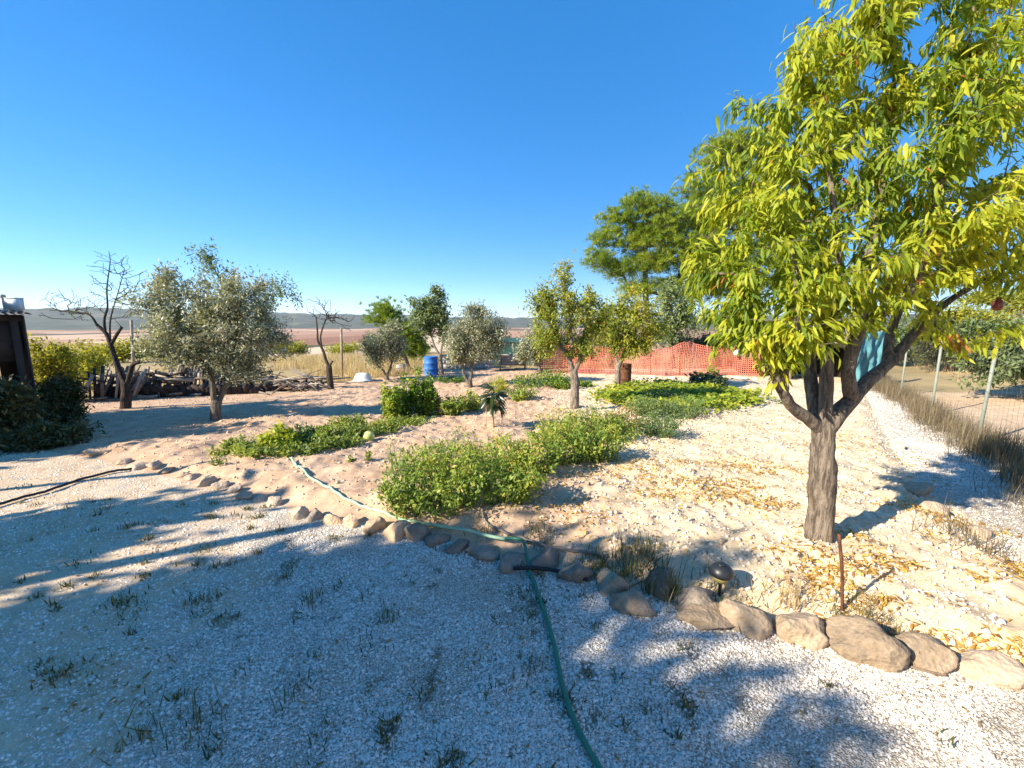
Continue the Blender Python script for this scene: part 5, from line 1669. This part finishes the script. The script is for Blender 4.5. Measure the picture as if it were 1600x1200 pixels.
# ================================================================== ORANGE BARRIER NET
def barrier_net():
    Yn = 18.0
    ctrl = [(842, 18.6), (870, 18.3), (930, 18.0), (990, 17.9), (1040, 17.7), (1090, 17.8), (1150, 17.6), (1186, 17.2), (1192, 18.6)]
    base = np.array([[W(px, 580, y)[0], y] for px, y in ctrl])
    d = np.concatenate([[0], np.cumsum(np.linalg.norm(np.diff(base, axis=0), axis=1))])
    root = thing('barrier_net', 'orange plastic barrier netting strung on stakes across the garden', 'net', [*base[0], float(gz(*base[0]))])
    Lt = d[-1]
    nc, nr = int(Lt / .066), 14
    u = np.linspace(0, Lt, nc)
    bx, by = np.interp(u, d, base[:, 0]), np.interp(u, d, base[:, 1])
    top = 1.12 + .10 * np.sin(u * 1.1) + .14 * (fbm(u * .9, u * 0, 5, 2) - .5) + .22 * np.exp(-((u - 6.3) / .6) ** 2)
    mb = MB()
    grid = np.zeros((nr, nc, 3))
    for r_ in range(nr):
        f = r_ / (nr - 1)
        wv = (fbm(u * 2.2 + f * 1.2, u * 0 + f * 2, 9, 3) - .5)
        sh = (fbm(u * 1.4 + 9, u * 0 + f * 1.1, 19, 2) - .5)
        grid[r_, :, 0] = bx + sh * .22 * (1 - f * .4)
        grid[r_, :, 1] = by + wv * .26
        grid[r_, :, 2] = gz(bx, by) + .02 + top * f + .04 * sh
    tt = fbm(u * 1.7, u * 0 + 2, 29, 2)
    def strip(P, w, axis, tint):
        T = unit(np.gradient(P, axis=0))
        nrm = np.array([0, -1.0, 0])
        sd = unit(np.cross(T, nrm)) * w / 2
        dp = nrm * .002
        V = np.concatenate([P - sd + dp, P + sd + dp, P + sd - dp, P - sd - dp])
        k = len(P); i = np.arange(k - 1)
        F = np.concatenate([np.stack([i + a * k, i + 1 + a * k, i + 1 + b_ * k, i + b_ * k], 1) for a, b_ in ((0, 1), (1, 2), (2, 3), (3, 0))])
        mb.add(V, None, F, np.tile(tint, 4))
    for c in range(nc):
        strip(grid[:, c], .030 + .010 * random.random(), 0, np.full(nr, tt[c] + random.gauss(0, .1)))
    for r_ in range(nr):
        strip(grid[r_], .026, 1, tt)
    n = mb.build('netting', M['orange'], root)
    n['kind'] = 'stuff'
    for f in np.linspace(.0, 1, 10):
        x, y = np.interp(f * Lt, d, base[:, 0]), np.interp(f * Lt, d, base[:, 1]) + .09
        z = float(gz(x, y))
        MB().tube([[x, y, z - .1], [x + random.gauss(0, .02), y, z + .6], [x + random.gauss(0, .05), y, z + 1.15 + .2 * random.random()]], .028, 6, .5, True, .1).build('stake', M['stake'], root, True)
barrier_net()
# things behind and beside the net
b = gp(1172, 18.5)
root = thing('oil_drum', 'brown drum lying on its side behind the net corner', 'barrel', b)
Rm = np.array([[0, 0, 1.0], [0, 1, 0], [-1, 0, 0]])
MB().lathe(b + [-.45, 0, .30], [(.001, 0), (.29, 0), (.30, .03), (.31, .3), (.30, .33), (.31, .6), (.30, .86), (.29, .9), (.001, .9)], 24, R=Rm).build('barrel_body', M['rust'], root, True)
MB().tube([b + [-.45 + 1.805 / 2 - .45 + .44, -.14, .30], b + [-.45 + .93, -.14, .30]], .03, 8).build('bung', M['rust'], root)
b = gp(1151, 17.45)
o = MB().tube(spline([b + [-.14, 0, .92], b + [0, -.02, 1.0], b + [.12, 0, .96], b + [.22, .02, .84]], 4), [.05, .1, .12, .11, .1, .12, .11, .1, .09, .07, .05, .04, .03], 9, .5, True, .3).build('cloth_bundle', M['white'], None, True, b + [0, 0, .85])
tag(o, 'white cloth bundle hung over the orange net corner', 'cloth')

# ================================================================== GREY PEN AND STRUCTURES AT THE BACK
def pen():
    Yp = 20.5
    def X(px, y=Yp): return W(px, 560, y)[0]
    def gzp(x, y): return float(gz(x, y))
    x0, x1 = X(690), X(770)
    z = gzp((x0 + x1) / 2, Yp)
    root = thing('low_wall', 'low whitewashed block wall behind the round olive tree', 'wall', [(x0 + x1) / 2, Yp, z])
    nb = 6
    wblk = (x1 - x0) / nb
    for r_ in range(3):
        for c in range(nb + (r_ % 2)):
            xa = x0 + (c - .5 * (r_ % 2)) * wblk
            xa, xb = max(x0, xa), min(x1, xa + wblk)
            if xb - xa < .1: continue
            MB().box([(xa + xb) / 2, Yp + random.gauss(0, .006), z - .04 + .13 + r_ * .245], (xb - xa - .012, .19, .235)).build('block', M['concrete'], root)
    # timber box / trough
    x0, x1 = X(780, 19.8), X(822, 19.8)
    y0 = 19.8
    z = gzp((x0 + x1) / 2, y0)
    root = thing('timber_trough', 'grey plank trough on short legs left of the orange net', 'trough', [(x0 + x1) / 2, y0, z])
    for k in range(3):
        MB().box([(x0 + x1) / 2, y0 - .3, z + .30 + k * .165], (x1 - x0, .03, .155)).build('plank', M['wood_grey'], root)
        MB().box([(x0 + x1) / 2, y0 + .3, z + .30 + k * .165], (x1 - x0, .03, .155)).build('plank', M['wood_grey'], root)
    for sx in (x0 + .05, x1 - .05):
        MB().box([sx, y0, z + .46], (.03, .56, .46)).build('end_board', M['wood_grey'], root)
        for sy in (-.345, .345):
            MB().box([sx, y0 + sy, z + .30], (.07, .06, .72)).build('leg', M['wood_grey'], root)
    MB().box([(x0 + x1) / 2, y0, z + .235], (x1 - x0 - .14, .56, .03)).build('floor_board', M['wood_grey'], root)
    # shade netting hut behind the olive
    x0, x1 = X(748, 22), X(836, 22)
    y0 = 22
    z = gzp((x0 + x1) / 2, y0)
    root = thing('netting_hut', 'dark green netting hut behind the grey pen', 'hut', [(x0 + x1) / 2, y0, z])
    for sx in (x0, (x0 + x1) / 2, x1):
        for sy in (0, 1.8):
            MB().tube([[sx, y0 + sy, z - .1], [sx, y0 + sy, z + 1.25]], .04, 8).build('post', M['stake'], root, True)
    def sheet(a, b_, c, d_, name, n=14):
        a, b_, c, d_ = map(np.array, (a, b_, c, d_))
        uu, vv = np.meshgrid(np.linspace(0, 1, n), np.linspace(0, 1, n))
        P = (a + (b_ - a) * uu[..., None]) * (1 - vv[..., None]) + (d_ + (c - d_) * uu[..., None]) * vv[..., None]
        nrm = unit(np.cross(b_ - a, d_ - a))
        P = P + nrm * ((fbm(uu * 5, vv * 4, 7, 2) - .5) * .14)[..., None]
        V = np.concatenate([P.reshape(-1, 3), P.reshape(-1, 3) + nrm * .008])
        i, j = np.meshgrid(np.arange(n - 1), np.arange(n - 1), indexing='ij')
        q = i * n + j
        F = np.stack([q, q + 1, q + n + 1, q + n], -1).reshape(-1, 4)
        mk(name, V, [F, F[:, ::-1] + n * n], M['netgreen'], root, np.full(len(V), .5), True)
    sheet([x0, y0 - .06, z], [x1, y0 - .06, z], [x1, y0 - .06, z + 1.15], [x0, y0 - .06, z + 1.15], 'front_net')
    sheet([x0, y0 - .1, z + 1.24], [x1, y0 - .1, z + 1.24], [x1, y0 + 1.9, z + 1.34], [x0, y0 + 1.9, z + 1.34], 'roof_net')
    sheet([x1 + .06, y0, z], [x1 + .06, y0 + 1.8, z], [x1 + .06, y0 + 1.8, z + 1.15], [x1 + .06, y0, z + 1.15], 'side_net')
    # grey sheet and reddish stone near the young pine
    b = G(637, 583)
    mb = MB(); mb.box(b + [-.25, -.2, .2], (.42, .03, .42), rotz(.3))
    tag(mb.build('metal_sheet', M['concrete'], None, False, b), 'small grey sheet leaning at the young pine trunk', 'sheet')
    b = G(760, 586)
    # distant fence poles on the slope
    for px, Yf, top, lab in [(533, 17.5, 512, 'pale wooden pole behind the leafless almond'), (205, 17, 500, 'thin wooden pole behind the bare dark almond')]:
        q = gp(px, Yf)
        t_ = W(px, top, Yf)
        tag(MB().tube([q - [0, 0, .1], t_], .05, 8).build('wooden_pole', M['stake'], None, True, q), lab, 'pole')
pen()

# ================================================================== DARK HUT AND TEAL TARPAULIN, right
def hut():
    Yh = 16.2
    x0, x1 = W(1236, 560, Yh)[0], W(1335, 560, Yh)[0]
    z = float(gz((x0 + x1) / 2, Yh))
    root = thing('dark_hut', 'low dark open-fronted hut behind the near almond trunk', 'hut', [(x0 + x1) / 2, Yh, z])
    n = 9
    for k in range(n):
        f = (k + .5) / n
        MB().box([x0 + (x1 - x0) * f, Yh + 1.6, z + .58], ((x1 - x0) / n - .012, .03, 1.2)).build('board', M['shed_dark'], root)
    for sx in (x0, x1):
        for k in range(6):
            MB().box([sx, Yh + .15 + k * .26, z + .58], (.03, .25, 1.2)).build('board', M['shed_dark'], root)
        MB().tube([[sx, Yh - .05, z - .1], [sx, Yh - .05, z + 1.22]], .045, 8).build('post', M['stake'], root, True)
    rf = MB()
    for k in range(40):
        x = x0 - .15 + (x1 - x0 + .3) * k / 40
        rf.tube([[x, Yh - .25, z + 1.25], [x, Yh + 1.8, z + 1.33]], (x1 - x0 + .3) / 78, 6)
    rf.build('roof', M['shed_metal'], root, True)
hut()
def tarp():
    Yt = 14.6
    A, B = W(1335, 592, Yt), W(1374, 588, Yt + .4)
    A[2], B[2] = float(gz(A[0], A[1])) + .03, float(gz(B[0], B[1])) + .03
    zt = W(1355, 516, Yt)[2]
    n = 26
    uu, vv = np.meshgrid(np.linspace(0, 1, n), np.linspace(0, 1, n))
    P = A + (B - A) * uu[..., None]
    P[..., 2] += (zt - A[2]) * vv
    P[..., 0] += .16 * (1 - vv) * (1 - uu) * -1 + .10 * vv * (uu - .5)
    P[..., 1] += (.05 * np.sin(uu * 15 + vv * 5.2) + .04 * np.sin(uu * 31 - vv * 7) + .30 * (fbm(uu * 7, vv * 5, 3, 4) - .5)) * (1.05 - .45 * vv)
    V = np.concatenate([P.reshape(-1, 3), P.reshape(-1, 3) + [0, .012, 0]])
    i, j = np.meshgrid(np.arange(n - 1), np.arange(n - 1), indexing='ij')
    q = i * n + j
    F = np.stack([q, q + 1, q + n + 1, q + n], -1).reshape(-1, 4)
    root = thing('tarpaulin', 'crumpled teal tarpaulin hanging upright beside the dark hut', 'tarpaulin', A)
    mk('sheet', V, [F, F[:, ::-1] + n * n], M['tarp'], root, np.full(len(V), .5), True)
    for s_ in (A, B):
        MB().tube([s_ + [0, .12, -.15], [s_[0], s_[1] + .12, zt + .08]], .035, 8).build('pole', M['stake'], root, True)
tarp()

# ================================================================== WIRE FENCE
def wire_fence():
    ys = [3.9, 6.5, 9.1, 12.3, 15.3, 18.4, 21.5]
    pts = [np.array([7.5 + (y - 6.5) * .716, y, 0]) for y in ys]
    for p in pts: p[2] = float(gz(p[0], p[1]))
    root = thing('wire_fence', 'wire mesh fence on pale green posts along the white path', 'fence', pts[1])
    H = 1.62
    for p in pts:
        lean = np.array([random.gauss(0, .02), random.gauss(0, .02), 0])
        po = MB().tube([p - [0, 0, .2], p + [0, 0, H * .5] + lean * .5, p + [0, 0, H + .08] + lean], .024, 12).build('post', M['post'], root, True)
        c = MB().lathe(p + [0, 0, H + .08] + lean, [(.028, -.02), (.028, .01), (.016, .022), (.001, .025)], 12).build('cap', M['post'], po, True)
        c.location = (0, 0, 0)
    for a, b_ in zip(pts[:-1], pts[1:]):
        mb = MB()
        d = b_ - a
        Ls = np.linalg.norm(d[:2])
        for k in range(11):
            h = .06 + (H - .08) * k / 10
            sag = np.array([0, 0, -.012 * math.sin(k)])
            mb.tube([a + [0, 0, h], (a + b_) / 2 + [0, 0, h] + sag, b_ + [0, 0, h]], .0014 if k not in (0, 5, 10) else .0022, 3, caps=False)
        m = int(Ls / .16)
        for k in range(1, m):
            q = a + d * k / m
            mb.tube([q + [0, 0, .06], q + [.0, 0, H - .02]], .0011, 3, caps=False)
        mb.build('wire_mesh', M['wire'], root)
wire_fence()

# ================================================================== SHED ON THE LEFT
def shed():
    c = np.array([-8.25, 7.1])                      # corner next to the yard
    z0 = float(gz(*c)) - .05
    zt = W(56, 490, 7.2)[2]
    fx = np.array([-.70, -.714, 0])                 # along the open front, away from the corner
    bk = np.array([-.80, .60, 0])                   # from the front to the back
    up = np.array([0, 0, 1.0])
    o3 = np.array([c[0], c[1], 0])
    R3 = np.stack([-fx, np.cross(up, -fx), up], 1)
    def at(u, d, z): return o3 + fx * u + bk * d + up * z
    root = thing('open_shed', 'dark open shed with corrugated roof at the left edge', 'shed', at(1.5, .8, z0))
    Wd, Dp = 3.6, 2.4
    def corr(p, u, v, nu, amp, name):
        """corrugated sheet from p along u (waves) and v"""
        k = nu * 8 + 1
        f = np.linspace(0, 1, k)
        nrm = unit(np.cross(u, v))
        A = p + np.outer(f, u) + np.outer(np.sin(f * nu * 2 * math.pi) * amp, nrm)
        B = A + v
        V = np.concatenate([A, B, B + nrm * .004, A + nrm * .004])
        i = np.arange(k - 1)
        F = [np.stack([i, i + 1, i + 1 + k, i + k], 1), np.stack([i + 2 * k, i + 1 + 2 * k, i + 1 + 3 * k, i + 3 * k], 1)]
        return mk(name, V, F, M['shed_metal'], root, np.full(len(V), .5), True)
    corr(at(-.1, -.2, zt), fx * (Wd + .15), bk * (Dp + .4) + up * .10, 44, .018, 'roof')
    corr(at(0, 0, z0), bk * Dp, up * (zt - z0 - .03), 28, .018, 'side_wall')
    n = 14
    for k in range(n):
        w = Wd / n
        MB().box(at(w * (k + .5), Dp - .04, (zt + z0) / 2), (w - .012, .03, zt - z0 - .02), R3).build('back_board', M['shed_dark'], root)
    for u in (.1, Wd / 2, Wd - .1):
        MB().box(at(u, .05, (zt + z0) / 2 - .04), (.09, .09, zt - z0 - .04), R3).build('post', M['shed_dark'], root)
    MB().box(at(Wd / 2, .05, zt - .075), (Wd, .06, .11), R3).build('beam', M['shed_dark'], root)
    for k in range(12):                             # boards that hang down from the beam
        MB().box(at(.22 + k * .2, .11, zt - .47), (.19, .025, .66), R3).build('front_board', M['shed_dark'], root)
    q0 = W(25, 487, 7.6)
    b = np.array([q0[0], 7.6, zt + .05])
    r2 = thing('roof_box', 'white metal box standing on the shed roof', 'box', b)
    s = 8.2 / FPX
    MB().box(b + [0, 0, .125], (19 * s, .09, .2)).build('case', M['white'], r2)
    MB().box(b + [0, 0, .232], (20 * s, .10, .014)).build('lid', M['white'], r2)
    for sx in (-.07, .07):
        MB().box(b + [sx, 0, .012], (.03, .08, .04)).build('foot', M['concrete'], r2)
    q = b + [-.19, 0, 0]
    r3 = thing('vent_pipe', 'short grey vent pipe beside the white roof box', 'pipe', q)
    MB().lathe(q, [(.022, -.06), (.022, .24)], 10).build('tube', M['concrete'], r3, True)
    MB().lathe(q, [(.03, .235), (.04, .25), (.035, .29), (.001, .3)], 10).build('cowl', M['concrete'], r3, True)
shed()

# poles outside the frame whose shadows fall across the yard
def off_pole(u, v, H, r, label):
    x, y = SDIR[0] * u - SDIR[1] * v, SDIR[1] * u + SDIR[0] * v
    b = np.array([x, y, float(gz(x, y))])
    o = MB().tube([b - [0, 0, .2], b + [0, 0, H * .5], b + [0, 0, H]], [r * 1.1, r, r * .95], 12).build('wooden_pole', M['stake'], None, True, b)
    tag(o, label, 'pole')
off_pole(-5.6, 3.85, 5.7 * math.tan(SUN_EL), .075, 'timber pole left of the viewer whose shadow ends at the pale block stone')
off_pole(-6.3, 6.3, 5.2 * math.tan(SUN_EL), .05, 'thin timber pole left of the viewer near the black water pipe')

# ================================================================== HAZE
mb = MB()
mb.box((0, 3000, 60), (24000, 15000, 360))
hz = mb.build('haze', M['wire'])
t = NT('haze')
vp = t.n('VolumePrincipled')
vp.inputs['Color'].default_value = (.80, .88, 1, 1)
vp.inputs['Density'].default_value = 4.5e-5
vp.inputs['Anisotropy'].default_value = .2
t.l(vp.outputs[0], t.out.inputs['Volume'])
hz.data.materials.clear()
hz.data.materials.append(t.m)
hz['kind'] = 'stuff'
hz['label'] = 'thin blue haze lying over the whole valley'
hz['category'] = 'haze'
